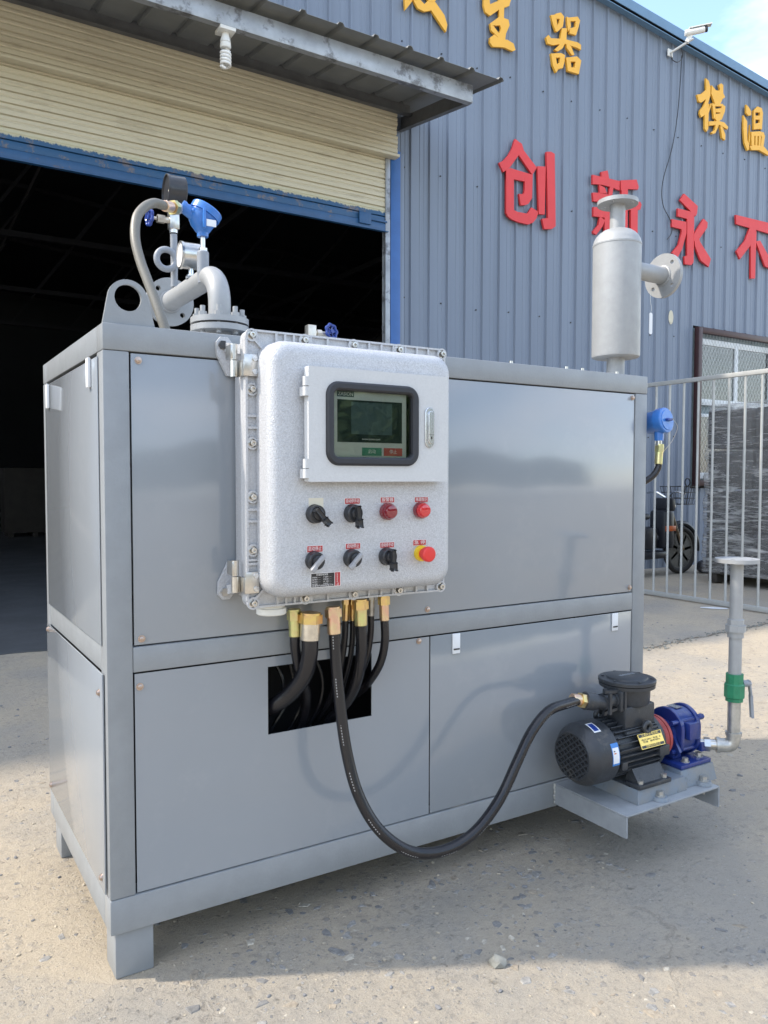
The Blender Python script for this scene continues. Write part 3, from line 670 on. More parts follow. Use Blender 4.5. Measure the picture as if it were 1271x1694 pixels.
# ---- window
wn = thing('barred_window', (10.7, WY, 1.2), 'white framed window behind diamond wire mesh in a dark brown surround', 'window')
wx0, wx1, wz0, wz1 = 9.68, 11.74, 1.19, 3.53
m_ = MB(); t = .085
m_.box((wx0, WY-.11, wz0), (wx0+t, WY-.03, wz1), .004); m_.box((wx1-t, WY-.11, wz0), (wx1, WY-.03, wz1), .004); m_.box((wx0+t, WY-.108, wz1-t), (wx1-t, WY-.03, wz1), .004); m_.box((wx0+t, WY-.108, wz0), (wx1-t, WY-.03, wz0+t), .004)
m_.build('outer_frame', 'brown', wn)
m_ = MB(); a0, a1 = wx0+t+.03, wx1-t-.03; b0, b1 = wz0+t+.02, wz1-t-.06
for q in ((a0, a0+.07), (a1-.07, a1), ((a0+a1)/2-.04, (a0+a1)/2+.04)): m_.box((q[0], WY-.025, b0), (q[1], WY+.02, b1), .003)
for z in (b0, b1-.09, 2.40): m_.box((a0+.07, WY-.023, z), (a1-.07, WY+.018, z+.09), .003)
m_.box((a0+.07, WY-.023, 2.22), (a1-.07, WY+.018, 2.27), .003)
m_.build('sash', 'sash', wn)
xm = (a0+a1)/2
for q in ((a0+.07, xm-.04), (xm+.04, a1-.07)):
    for z in ((b0+.09, 2.22), (2.49, b1-.09)):
        m_ = MB(); m_.box((q[0], WY-.004, z[0]), (q[1], WY+.002, z[1])); m_.build('pane', 'wglass', wn)
m_ = MB(); m_.box((wx0+.02, WY+.03, wz0), (wx1-.02, WY+.04, wz1)); m_.build('pane_backing', mat('painted_sky_reflection', (.20, .25, .26), .8, var=.35, vscale=3), wn)  # added sheet; its teal puts the panes' sky reflection into the colour
m_ = MB(); u0, u1, v0, v1 = wx0+t, wx1-t, wz0+t, wz1-t; st = .075
def clipseg(c, sgn):
    # line z = sgn*1.7*(x-u0)+c clipped to the rectangle
    sl_ = sgn*1.7; pts = []
    for x_ in (u0, u1):
        z_ = sl_*(x_-u0)+c
        if v0 <= z_ <= v1: pts.append((x_, z_))
    for z_ in (v0, v1):
        x_ = u0+(z_-c)/sl_
        if u0 < x_ < u1: pts.append((x_, z_))
    return pts[:2]
for sgn in (1, -1):
    c = v0-1.7*(u1-u0)*(sgn > 0)
    while c < v1+1.7*(u1-u0)*(sgn < 0):
        q = clipseg(c, sgn)
        if len(q) == 2 and abs(q[0][0]-q[1][0]) > .01: m_.bar((q[0][0], WY-.07-.004*sgn, q[0][1]), (q[1][0], WY-.07-.004*sgn, q[1][1]), .0026, .003, up=(0, 1, 0))
        c += st*1.7
m_.build('wire_mesh', 'mesh', wn, kind='stuff')

# ---- security camera with cable
c0 = at(1108, 88, 1, WY-.03)
sc_cam = thing('security_camera', tuple(c0), 'white bullet security camera on a bracket at the roof edge', 'camera')
m_ = MB(); m_.box((c0.x-.05, WY-.045, c0.z-.05), (c0.x+.05, WY-.028, c0.z+.05), .004); m_.bar((c0.x, WY-.04, c0.z), (c0.x+.12, WY-.33, c0.z+.10), .03, .02); m_.bar((c0.x+.08, WY-.25, c0.z+.07), (c0.x+.12, WY-.30, c0.z+.19), .06, .05); m_.build('bracket', 'white', sc_cam)
ca = Vector((c0.x+.11, WY-.32, c0.z+.19)); dr = Vector((.62, -.55, .10)).normalized()
m_ = MB(); m_.lathe(ca-dr*.10, dr, [(0, .034), (.01, .042), (.25, .042), (.26, .038)], 24); m_.build('housing', 'white', sc_cam)
m_ = MB(); m_.obox(ca+dr*.10+Vector((0, 0, .048)), (.088, .30, .008), Matrix((dr.cross(Vector((0, 0, 1))).normalized(), dr, dr.cross(Vector((0, 0, 1))).normalized().cross(dr))).transposed(), .003); m_.build('sun_shield', 'white', sc_cam)
m_ = MB(); m_.lathe(ca+dr*.16, dr, [(0, .038), (.035, .040), (.04, .03)], 24); m_.build('lens_window', 'black', sc_cam)
m_ = MB(); m_.tube([at(a, b, 1, WY-.06) for a, b in ((1128, 80), (1129, 95), (1121, 103), (1112, 98), (1110, 88))], .006, 6); m_.build('cable_loop', 'black', sc_cam)
m_ = MB(); m_.tube([at(a, b, 1, WY-.04) for a, b in ((1128, 92), (1126, 130), (1121, 190), (1112, 245), (1099, 290), (1095, 318), (1098, 342), (1108, 362), (1112, 376), (1110, 388), (1104, 396))], .006, 6)
o = m_.build('dangling_cable', 'black'); tag(o, 'thin black cable hanging from the security camera down the ribbed wall', 'cable')
# oval patch on the wall
q = at(1110, 525, 1, WY-.03); m_ = MB(); m_.lathe(q, (0, -1, 0), [(0, .05), (.004, .05)], 24)
for v in m_.bm.verts: v.co.z = q.z+(v.co.z-q.z)*2.0
o = m_.build('oval_patch', 'slat'); tag(o, 'pale oval patch on the ribbed wall below the side flange', 'patch')

# ---- things deep inside
for (x, y, w_, d_, h_, lab) in ((2.2, 17, 1.2, .8, 1.5, 'shadowy tall crate deep inside the dark warehouse'), (.6, 14, .9, .7, .8, 'low shadowy crate near the left of the dark warehouse floor'), (5.0, 20, 2.0, 1, 2.1, 'bulky dim machine body at the back of the dark warehouse')):
    t_ = thing('storage_crate', (x, y, 0), lab, 'crate')
    m_ = MB(); m_.box((x-w_/2, y-d_/2, .1), (x+w_/2, y+d_/2, h_), .01); m_.build('crate_body', 'carton', t_)
    for k in (-1, 0, 1): m_ = MB(); m_.box((x+k*w_*.4-.05, y-d_/2, 0), (x+k*w_*.4+.05, y+d_/2, .098)); m_.build('skid', 'carton', t_)

# ================================================================== FENCE
fn = thing('metal_fence', (6.7, 2.6, 0), 'grey painted steel fence of round bars between two flat rails', 'fence')
FX = 6.7
m_ = MB(); m_.box((FX-.02, -.5, 2.31), (FX+.02, 4.62, 2.355), .004); m_.build('top_rail', 'fence', fn)
m_ = MB(); m_.box((FX-.02, -.5, 0.012), (FX+.02, 4.62, .058), .004); m_.build('bottom_rail', 'fence', fn)
br = None
for k in range(28):
    y = 4.51-k*.1785
    if y < -.4: break
    if br is None: m_ = MB(); m_.cyl((FX, y, .057), (FX, y, 2.311), .0125, n=12); br = m_.build('bar', 'fence', fn)
    else: copy_at(br, (FX, y, (2.311+.057)/2), fn)
m_ = MB(); m_.box((FX-.03, 4.62, 0), (FX+.03, 4.68, 2.38), .004); m_.build('end_post', 'fence', fn)

# ================================================================== WRAPPED STACK
ws = thing('wrapped_pallet_stack', (8.8, 3.3, 0), 'dark goods stacked on a pallet under crumpled stretch wrap', 'pallet stack')
X0, X1, Y0, Y1 = 8.18, 9.5, 2.35, 4.28
for k in range(3):
    m_ = MB(); m_.box((X0+.02, Y0+k*.86, .015), (X0+1.2, Y0+k*.86+.12, .12), .004); m_.build('pallet_runner', 'carton', ws)
m_ = MB(); m_.box((X0+.01, Y0, .122), (X1, Y1-.08, .15), .004); m_.build('pallet_deck', 'carton', ws)
cb = None
for lay in range(4):
    for r_ in range(3):
        c = (X0+.06+.6, Y0+.02+r_*.64+.31, .16+lay*.5+.245)
        if cb is None: m_ = MB(); m_.box((c[0]-.6, c[1]-.30, c[2]-.235), (c[0]+.6, c[1]+.30, c[2]+.235), .02); cb = m_.build('carton', 'conc_box', ws)
        else: copy_at(cb, c, ws, (0, 0, random.uniform(-.03, .03)))
mb = MB(); nu, nv = 90, 40
peri = [(X0, Y0), (X1, Y0), (X1, Y1), (X0, Y1)]
rings = []
def per(t):
    t *= 4; i = int(t) % 4; f = t-int(t); a, b = peri[i], peri[(i+1) % 4]; return a[0]+(b[0]-a[0])*f, a[1]+(b[1]-a[1])*f
for j in range(nv+1):
    z = .13+j/nv*2.07; rg = []
    for i in range(nu):
        x, y = per(i/nu); k = noise.noise((x*3, y*3, z*7))*.03+noise.noise((x*9, y*9, z*30))*.012
        cxx, cyy = (X0+X1)/2, (Y0+Y1)/2; sh_ = 1-.03*(j/nv)**4
        rg.append(mb.bm.verts.new((cxx+(x-cxx)*sh_+(k if x > cxx else -k), cyy+(y-cyy)*sh_+(k if y > cyy else -k), z+noise.noise((x*5, y*5, 3))*.03*(j/nv))))
    rings.append(rg)
cent = mb.bm.verts.new(((X0+X1)/2, (Y0+Y1)/2, 2.27))
mb.loft(rings, False, False)
for i in range(nu): mb.bm.faces.new((rings[-1][i], rings[-1][(i+1) % nu], cent))
mb.build('stretch_wrap', 'film', ws, angle=60)

# ================================================================== BIKE
BY = 5.0
bk = thing('electric_bike', (8.2, BY, 0), 'dusty black electric bicycle with basket parked against the blue wall', 'bicycle')
def wheel(x):
    m_ = MB(); m_.torus((x, BY, .325), (0, 1, 0), .29, .038, 40, 10); t_ = m_.build('wheel', 'tyre', bk)
    m_ = MB(); m_.annulus((x, BY-.012, .325), (0, 1, 0), .225, .262, .024); m_.build('rim', 'spoke', t_)
    m_ = MB(); m_.lathe((x, BY-.02, .325), (0, 1, 0), [(0, .05), (.015, .07), (.03, .07), (.045, .05)], 16)
    m_.lathe((x, BY-.006, .325), (0, 1, 0), [(0, .24), (.012, .24)], 32)
    for k in range(7):
        a = 2*PI*k/7; m_.bar((x+.05*math.cos(a), BY, .325+.05*math.sin(a)), (x+.23*math.cos(a+.12), BY, .325+.23*math.sin(a+.12)), .035, .012, up=(0, 1, 0))
    m_.build('spokes', 'spoke', t_)
wheel(8.70); wheel(7.45)
m_ = MB(); m_.tube([(8.70+.365*math.cos(a), BY, .325+.365*math.sin(a)) for a in [R(d) for d in range(-5, 170, 12)]], .035, 8); m_.build('mudguard', 'bikeblack', bk)
m_ = MB(); m_.tube([(8.70, BY-.05, .33), (8.56, BY-.05, .62), (8.50, BY-.03, .80), (8.42, BY, 1.02)], .018, 8); m_.build('fork', 'brownfork', bk)
m_ = MB(); m_.tube([(8.44, BY, .86), (8.2, BY, .48), (7.85, BY, .42), (7.6, BY, .62), (7.45, BY, .35)], .035, 10); m_.build('frame', 'bikeblack', bk)
m_ = MB(); m_.box((7.65, BY-.09, .36), (8.15, BY+.09, .66), .05); m_.build('battery_box', 'bikeblack', bk)
m_ = MB(); m_.box((7.45, BY-.13, .76), (7.95, BY+.13, .84), .035); m_.build('seat', 'bikeblack', bk)
m_ = MB(); m_.tube([(8.40, BY-.30, 1.10), (8.36, BY-.15, 1.12), (8.42, BY, 1.04), (8.36, BY+.15, 1.12), (8.38, BY+.3, 1.10)], .014, 8); m_.build('handlebar', 'chrome', bk)
m_ = MB(); m_.box((8.30, BY-.13, .86), (8.44, BY+.13, 1.04), .03); m_.box((8.22, BY-.14, .36), (8.42, BY+.14, .88), .05); m_.box((7.7, BY-.14, .24), (8.30, BY+.14, .34), .03); m_.build('front_fairing', 'bikeblack', bk)
m_ = MB(); m_.sph((8.47, BY-.03, .93), .06, 14); m_.build('headlight', 'chrome', bk)
m_ = MB(); m_.box((8.22, BY-.15, .60), (8.42, BY-.135, .67), .005); m_.build('reflector_strip', 'orange', bk)
m_ = MB(); m_.torus((8.36, BY-.36, 1.25), (0, 1, 0), .05, .008, 16, 6); m_.tube([(8.38, BY-.3, 1.1), (8.36, BY-.34, 1.2)], .006, 6); m_.build('mirror', 'bikeblack', bk)
m_ = MB()
bx, bz = 8.66, .95
for zz, e in ((0, .0), (.08, .015), (.16, .03), (.24, .045)): m_.tube([(bx-.13-e, BY-.13-e, bz+zz), (bx+.15+e, BY-.13-e, bz+zz), (bx+.15+e, BY+.13+e, bz+zz), (bx-.13-e, BY+.13+e, bz+zz)], .005, 5, smooth=0, closed=True)
for k in range(8):
    f = k/7
    for s_ in (-1, 1): m_.bar((bx-.13+.28*f, BY+s_*.13, bz), (bx-.175+.37*f, BY+s_*.175, bz+.24), .005, .005)
for k in range(7):
    f = k/6-.5
    for s_ in (0, 1): m_.bar((bx-.13+.28*s_, BY+f*.26, bz), (bx-.175+.37*s_, BY+f*.35, bz+.24), .005, .005)
m_.box((bx-.13, BY-.13, bz-.003), (bx+.15, BY+.13, bz+.003)); m_.build('basket', 'bikeblack', bk)
# dark bag on the floor beside the rear wheel
mb = MB(); mb.sph((9.05, 4.85, .08), .12, 14, (1.2, .9, .75))
for v in mb.bm.verts: v.co += Vector((0, 0, 1))*noise.noise(v.co*9)*.04; v.co.z = max(v.co.z, .002)
tag(mb.build('rubbish_bag', 'bikeblack'), 'crumpled black bag lying between bike wheel and wrapped stack', 'bag')

# ================================================================== CABINET
L, D, H = 2.019, .905, 1.70
cb_ = thing('heater_cabinet', (L/2, D/2, 0), 'large grey steel machine cabinet with bolted glossy side panels', 'machine cabinet')
T = .066; ZB0, ZB1, ZM0, ZM1, ZT0 = .126, .219, .806, .873, 1.633
for (x, y) in ((0, 0), (L-T, 0), (0, D-T), (L-T, D-T)):
    m_ = MB(); m_.box((x, y, ZB1+.0005), (x+T, y+T, ZT0-.0005), .004); m_.build('corner_post', 'frame', cb_)
def rail(a, b, bev=.004): m_ = MB(); m_.box(a, b, bev); return m_.build('rail', 'frame', cb_)
rail((0, -.001, ZB0), (L, T, ZB1)); rail((0, D-T, ZB0), (L, D, ZB1)); rail((0, T+.001, ZB0), (T, D-T-.001, ZB1)); rail((L-T, T+.001, ZB0), (L, D-T-.001, ZB1))
rail((T, .001, ZM0), (L-T, T, ZM1)); rail((T, D-T, ZM0), (L-T, D-.001, ZM1)); rail((.001, T, ZM0), (T, D-T, ZM1)); rail((L-T, T, ZM0), (L-.001, D-T, ZM1))
rail((0, -.001, ZT0), (L, T, H)); rail((0, D-T, ZT0), (L, D, H)); rail((0, T+.001, ZT0), (T, D-T-.001, H)); rail((L-T, T+.001, ZT0), (L, D-T-.001, H))
def panel(name, a, b, bev=.0015):
    m_ = MB(); m_.box(a, b, bev); return m_.build(name, 'panel', cb_)
G = .004
pu = panel('upper_front_panel', (T+G, .003, ZM1+G), (L-T-G, .006, ZT0-G))
m_ = MB()
ox0, ox1, oz0, oz1 = .443, .787, .579, .774
px0, px1, pz0, pz1 = T+G, 1.003, ZB1+G, ZM0-G
m_.box((px0, .003, pz0), (ox0, .006, pz1)); m_.box((ox1, .003, pz0), (px1, .006, pz1)); m_.box((ox0, .003, pz0), (ox1, .006, oz0)); m_.box((ox0, .003, oz1), (ox1, .006, pz1))
bmesh.ops.remove_doubles(m_.bm, verts=m_.bm.verts, dist=1e-5)
pl = m_.build('lower_front_panel', 'panel', cb_); pl['label'] = 'lower front panel with a rectangular hose opening'
pr_ = panel('lower_front_panel', (1.0075, .003, pz0), (L-T-G, .006, pz1))
psu = panel('side_panel', (-.004, .045, ZM1+.004), (-.001, D-.06, ZT0-.012)); psl = panel('side_panel', (-.007, .026, ZB1+.008), (-.002, D-.035, ZM0))
panel('side_panel', (L, .05, ZB1), (L+.003, D-.05, ZT0)); panel('rear_panel', (.05, D, ZB1), (L-.05, D+.003, ZT0)); panel('top_panel', (T-.01, T-.01, H-.006), (L-T+.01, D-T+.01, H-.002))
m_ = MB(); m_.box((T, .30, ZB0), (L-T, .31, ZM0)); m_.box((T, .02, ZB0+.01), (L-T, .3, ZB0+.02)); m_.build('opening_backing', 'dark', cb_)  # near-black backing sheets paint the shade inside the cabinet
for (x, y) in ((.014, .012), (L-.115, .012), (.014, D-.115), (L-.115, D-.115)):
    m_ = MB(); m_.box((x, y, 0), (x+.10, y+.10, ZB0+.001), .004); m_.build('foot', 'frame', cb_)
# screws
def screw_mesh(parent, x, z):
    m_ = MB(); m_.lathe((x, .003, z), (0, -1, 0), [(0, .0095), (.002, .0095), (.0022, .007), (.006, .0065), (.0075, .004)], 16); o = m_.build('screw', 'copper', parent); return o
s0 = screw_mesh(pu, .089, 1.612)
off = WL[s0.name]-Vector((.089, 0, 1.612))
for (x, z, par) in ((.089, .893, pu), (.995, .891, pu), (1.938, 1.615, pu), (1.937, .893, pu), (.995, 1.612, pu), (.083, .768, pl), (.962, .792, pl)):
    copy_at(s0, Vector((x, 0, z))+off, par)
for (y, z, par) in ((.84, .79, psl), (.06, .752, psl), (.83, .25, psl), (.06, .26, psl)):
    copy_at(s0, Vector((-.0105, y, z)), par, (0, 0, -PI/2))
# latch tabs
for (x, z) in ((1.109, .770), (1.857, .770)):
    m_ = MB(); m_.box((x-.016, -.002, z-.035), (x+.016, .003, z+.032), .003); t_ = m_.build('latch_tab', 'sticker', cb_)
    m_ = MB(); m_.box((x-.012, -.0035, z-.022), (x+.012, -.0021, z-.017)); m_.build('slot', 'black', t_)
for (y, z) in ((.125, 1.598), (.765, 1.590)):
    m_ = MB(); m_.box((-.014, y-.012, z-.05), (-.004, y+.012, z+.028), .003); m_.build('latch_tab', 'sticker', cb_)
# lifting lugs
def lug(y):
    m_ = MB(); cx_, cz_ = .068, 1.768; n = 28; th = .012
    outer = [(cx_-.064, H)]
    for k in range(15):
        a = R(170-160*k/14); outer.append((cx_+.050*math.cos(a), cz_+.048*math.sin(a)))
    outer += [(cx_+.068, H)]
    hole = [(cx_+.034*math.cos(R(a)), cz_+.002+.034*math.sin(R(a))) for a in range(0, 360, 15)]
    fr, bk_ = [], []
    for yy in (y, y+th):
        vo = [m_.bm.verts.new((x, yy, z)) for x, z in outer]; vh = [m_.bm.verts.new((x, yy, z)) for x, z in hole]
        eo = [m_.bm.edges.new((vo[i], vo[(i+1) % len(vo)])) for i in range(len(vo))]; eh = [m_.bm.edges.new((vh[i], vh[(i+1) % len(vh)])) for i in range(len(vh))]
        bmesh.ops.triangle_fill(m_.bm, edges=eo+eh, use_beauty=True)
        fr.append(vo); bk_.append(vh)
    for A, B in ((fr[0], fr[1]), (bk_[0], bk_[1])):
        for i in range(len(A)): m_.bm.faces.new((A[i], A[(i+1) % len(A)], B[(i+1) % len(A)], B[i]))
    return m_.build('lifting_lug', 'frame', cb_)
lug(.012)
for xx in (1.62, 1.70, 1.36, 1.88): m_ = MB(); m_.cyl((xx, .03, H), (xx, .03, H+.012), .006, n=8); m_.build('top_bolt', 'steel', cb_)
# pump shelf welded on the bottom rail
m_ = MB(); SX0, SX1, SY, SZ = 1.552, 2.035, -.333, .213
m_.box((SX0, SY, SZ-.007), (SX1, -.002, SZ), .002); m_.box((SX0, SY, SZ-.075), (SX0+.007, -.002, SZ-.007)); m_.box((SX1-.007, SY, SZ-.075), (SX1, -.002, SZ-.007)); m_.build('pump_shelf', 'shelf', cb_)
mb = MB()
for k in range(14): z = SZ-.004-k*.0052; mb.sph((SX0+random.uniform(-.003, .003), -.004, z), random.uniform(.003, .005), 8)
mb.build('weld_bead', 'zinc', cb_)

# ================================================================== CONTROL BOX
bx_ = thing('control_box', (.627, -.01, .975), 'silver hammered control enclosure with window, knobs and red labels', 'control box')
m_ = MB(); rr_loft(m_, [(-.012, .627, 1.33, .565, .69, .02), (-.128, .627, 1.33, .585, .705, .02)]); m_.build('body', 'cast', bx_)
FXc, FZc, FW, FH = .627, 1.3325, .626, .715
m_ = MB(); rr_loft(m_, [(-.128, FXc, FZc, FW, FH, .025), (-.143, FXc, FZc, FW, FH, .025)]); m_.build('body_flange', 'castflat', bx_)
m_ = MB(); rr_loft(m_, [(-.1438, FXc, FZc, FW, FH, .025), (-.155, FXc, FZc, FW, FH, .025)])
# raised outer lip + ribs
xl, xr, zb, zt = FXc-FW/2, FXc+FW/2, FZc-FH/2, FZc+FH/2
m_.box((xl, -.163, zb+.02), (xl+.006, -.155, zt-.02)); m_.box((xr-.006, -.163, zb+.02), (xr, -.155, zt-.02)); m_.box((xl+.02, -.163, zb), (xr-.02, -.155, zb+.005)); m_.box((xl+.02, -.163, zt-.005), (xr-.02, -.155, zt))
for x in (.40, .425, .45, .50, .55, .62, .68, .72, .76, .80, .84, .88):
    m_.box((x-.003, -.1625, zt-.030), (x+.003, -.1552, zt-.0052)); m_.box((x-.003, -.1625, zb+.0052), (x+.003, -.1552, zb+.034))
for z in (1.06, 1.09, 1.20, 1.23, 1.44, 1.47, 1.10):
    m_.box((xl+.0062, -.1625, z-.003), (xl+.034, -.1552, z+.003))
for (a, b, c, d) in ((xl+.02, zt-.02, xl+.05, zt-.05), (xl+.02, zb+.02, xl+.05, zb+.05)): m_.bar((a, -.159, b), (c, -.159, d), .006, .008, up=(0, 1, 0))
m_.build('cover_flange', 'castflat', bx_)
# bolts
bolt_xz = [(.332, 1.675-i*.1375) for i in range(6)]+[(.332+.149*i, 1.675) for i in range(1, 5)]+[(.332+.149*i, .989) for i in range(1, 5)]+[(.922, 1.675-i*.1375) for i in range(1, 5)]
b0_ = None
for (x, z) in bolt_xz:
    if b0_ is None:
        m_ = MB(); m_.annulus((x, -.1552, z), (0, -1, 0), .0115, .0165, .008, 24); b0_ = m_.build('bolt_boss', 'castflat', bx_)
        m_ = MB(); m_.cyl((x, -.1552, z), (x, -.158, z), .0105, n=20)
        m_.lathe((x, -.158, z), (0, -1, 0), [(0, .0075), (.013, .0075), (.0135, .007), (.0136, .004), (.008, .0038)], 18); b1_ = m_.build('bolt', 'steel', b0_)
        o1 = WL[b0_.name]-Vector((x, 0, z)); o2 = b1_.location.copy()
    else:
        c = copy_at(b0_, Vector((x, 0, z))+o1, bx_); k = b1_.copy(); COL.objects.link(k); k.parent = c; k.location = o2
# bulged cover
CX, CZ, CW, CH = .625, 1.331, .562, .652
lay = [(-.1552, CX, CZ, CW, CH, .05)]
rb = .034
for k in range(9):
    a = R(90*k/8); lay.append((-.250+rb-rb*math.sin(a), CX, CZ, CW-2*rb*(1-math.cos(a)), CH-2*rb*(1-math.cos(a)), .05-rb*.55*(1-math.cos(a))))
m_ = MB(); rr_loft(m_, lay); m_.build('cover', 'cast', bx_, angle=50)
# mounting brackets
for (zc, sgn) in ((1.672, 1), (.998, -1)):
    for side in (-1, 1):
        xm_ = .322 if side < 0 else .932
        m_ = MB(); s_ = side
        m_.prism([(xm_-s_*-.0, -.014, zc-sgn*.10) if False else (xm_, -.014, zc-sgn*.085), (xm_+s_*.028, -.014, zc-sgn*.03), (xm_+s_*.030, -.014, zc+sgn*.004), (xm_+s_*.018, -.014, zc+sgn*.018), (xm_-s_*.002, -.014, zc+sgn*.018), (xm_-s_*.035, -.014, zc-sgn*.02), (xm_-s_*.035, -.014, zc-sgn*.085)], (0, .012, 0))
        m_.bar((xm_+s_*.004, -.02, zc-sgn*.01), (xm_-s_*.02, -.11, zc-sgn*.028), .010, .024); m_.build('mounting_bracket', 'castflat', bx_)
        m_ = MB(); m_.hexa((xm_+s_*.014, -.014, zc-sgn*.004), (xm_+s_*.014, -.024, zc-sgn*.004), .0115); m_.build('bracket_bolt', 'steel' if sgn < 0 else 'gauge_black', bx_)
# side hinges
for zc in (1.605, 1.050):
    m_ = MB(); m_.box((.308, -.170, zc-.035), (.345, -.1635, zc+.020), .001); m_.box((.306, -.1695, zc-.035), (.3125, -.122, zc+.006), .001); m_.cyl((.296, -.128, zc-.035), (.296, -.128, zc+.006), .010, n=16); m_.box((.296, -.131, zc-.035), (.307, -.122, zc+.006)); t_ = m_.build('hinge', 'steel', bx_)
    m_ = MB(); m_.cyl((.296, -.128, zc+.008), (.296, -.128, zc+.048), .010, n=16); m_.box((.285, -.137, zc+.010), (.291, -.10, zc+.046), .001); m_.build('knuckle', 'steel', t_)
    for dz in (.010, -.024): m_ = MB(); m_.lathe((.337, -.170, zc+dz), (0, -1, 0), [(0, .0078), (.003, .007), (.0032, .002)], 16); m_.build('hinge_screw', 'chrome', t_)
# display door
DX0, DX1, DZ0, DZ1 = .430, .858, 1.302, 1.590
DOORFRAME = 1
dr_ = None
GX0, GX1, GZ0, GZ1 = .478, .760, 1.343, 1.557
def ring_prism(mb, outer, inner, y0, y1):
    A = [[mb.bm.verts.new((x, y, z)) for x, z in pts] for pts, y in ((inner, y0), (outer, y0), (outer, y1), (inner, y1))]
    mb.loft(A, close=True)
m_ = MB()
# door plate with opening
n_ = 6
out = rrect((DX0+DX1)/2, (DZ0+DZ1)/2, DX1-DX0, DZ1-DZ0, .003, n_); inn = rrect((GX0+GX1)/2, (GZ0+GZ1)/2, GX1-GX0-.02, GZ1-GZ0-.02, .022, n_)
ring_prism(m_, out, inn, -.263, -.287); drp = m_.build('display_door', 'door', bx_)
m_ = MB(); ring_prism(m_, rrect((DX0+DX1)/2, (DZ0+DZ1)/2, DX1-DX0-.012, DZ1-DZ0-.012, .004, n_), rrect((DX0+DX1)/2, (DZ0+DZ1)/2, DX1-DX0-.04, DZ1-DZ0-.04, .004, n_), -.2502, -.2625); m_.build('door_frame', 'door', bx_)
m_ = MB(); A = []
for (w2, yy) in ((0, -.287), (.002, -.293), (.006, -.296), (.017, -.296), (.021, -.293), (.0225, -.287)):
    A.append([m_.bm.verts.new((x, yy, z)) for x, z in rrect((GX0+GX1)/2, (GZ0+GZ1)/2, GX1-GX0-2*w2, GZ1-GZ0-2*w2, max(.036-w2, .012), 8)])
A.append([m_.bm.verts.new((x, -.270, z)) for x, z in rrect((GX0+GX1)/2, (GZ0+GZ1)/2, GX1-GX0-2*.0225, GZ1-GZ0-2*.0225, .0135, 8)])
A.append([m_.bm.verts.new((x, -.270, z)) for x, z in rrect((GX0+GX1)/2, (GZ0+GZ1)/2, GX1-GX0, GZ1-GZ0, .036, 8)])
m_.loft(A, close=True); m_.build('window_gasket', 'rubber', drp)
m_ = MB(); m_.box((GX0+.02, -.2845, GZ0+.02), (GX1-.02, -.2825, GZ1-.02)); m_.build('window_glass', 'glass', drp)
for zc in (1.540, 1.335):
    m_ = MB(); m_.cyl((.427, -.279, zc-.024), (.427, -.279, zc-.001), .0085, n=14); m_.cyl((.427, -.279, zc+.001), (.427, -.279, zc+.024), .0085, n=14); m_.box((.427, -.2875, zc+.001), (.4335, -.2795, zc+.024)); m_.box((.4205, -.279, zc-.024), (.429, -.255, zc-.001)); m_.build('hinge', 'door', drp)
m_ = MB(); rr_loft(m_, [(-.287, .795, 1.449, .029, .108, .014), (-.291, .795, 1.449, .029, .108, .014), (-.2925, .795, 1.449, .026, .105, .0128)]); h1 = m_.build('latch_handle', 'chrome', drp)
m_ = MB(); rr_loft(m_, [(-.2925, .797, 1.449, .018, .088, .0085), (-.2965, .797, 1.449, .018, .088, .0085), (-.2975, .797, 1.449, .016, .086, .0078)]); m_.build('latch_lever', 'chrome', drp)
m_ = MB(); m_.box((.7955, -.2985, 1.417), (.7985, -.2974, 1.425)); m_.box((.789, -.2978, 1.4290), (.805, -.2972, 1.4298)); m_.build('keyhole', 'black', drp)
# display panel behind glass
m_ = MB(); m_.box((.470, -.2582, 1.36), (.712, -.2512, 1.550), .002); hm = m_.build('touch_display', 'hmi', bx_)
m_ = MB(); m_.box((.462, -.2508, 1.335), (.775, -.2504, 1.565)); m_.build('display_recess', 'lcd', bx_)
m_ = MB(); m_.box((.500, -.2592, 1.404), (.697, -.2583, 1.513)); m_.build('screen', 'lcd', hm)
m_ = MB(); m_.box((.540, -.2600, 1.425), (.665, -.2593, 1.508)); m_.build('screen_image', 'lcd2', hm)
m_ = MB(); m_.box((.499, -.2590, 1.520), (.549, -.2583, 1.534)); m_.build('brand_plate', 'lcd2', hm)
text('ZASION', (.524, -.2593, 1.527), .0125, 'whitep', hm, ext=.0001, width=.044)
text('www.zasion.com', (.600, -.2603, 1.413), .007, 'whitep', hm, ext=.0001, width=.055)
m_ = MB(); m_.box((.573, -.2592, 1.370), (.633, -.2583, 1.391)); m_.build('green_key', 'greenbtn', hm)
m_ = MB(); m_.box((.640, -.2592, 1.370), (.698, -.2583, 1.391)); m_.build('red_key', 'redbtn', hm)
text('启动', (.603, -.2595, 1.3805), .012, 'whitep', hm, ext=.0001); text('停止', (.669, -.2595, 1.3805), .012, 'whitep', hm, ext=.0001)
hm.location = hm.location+Vector((.017, -.0175, 0))
hm.scale = (1.0, 1, 1)
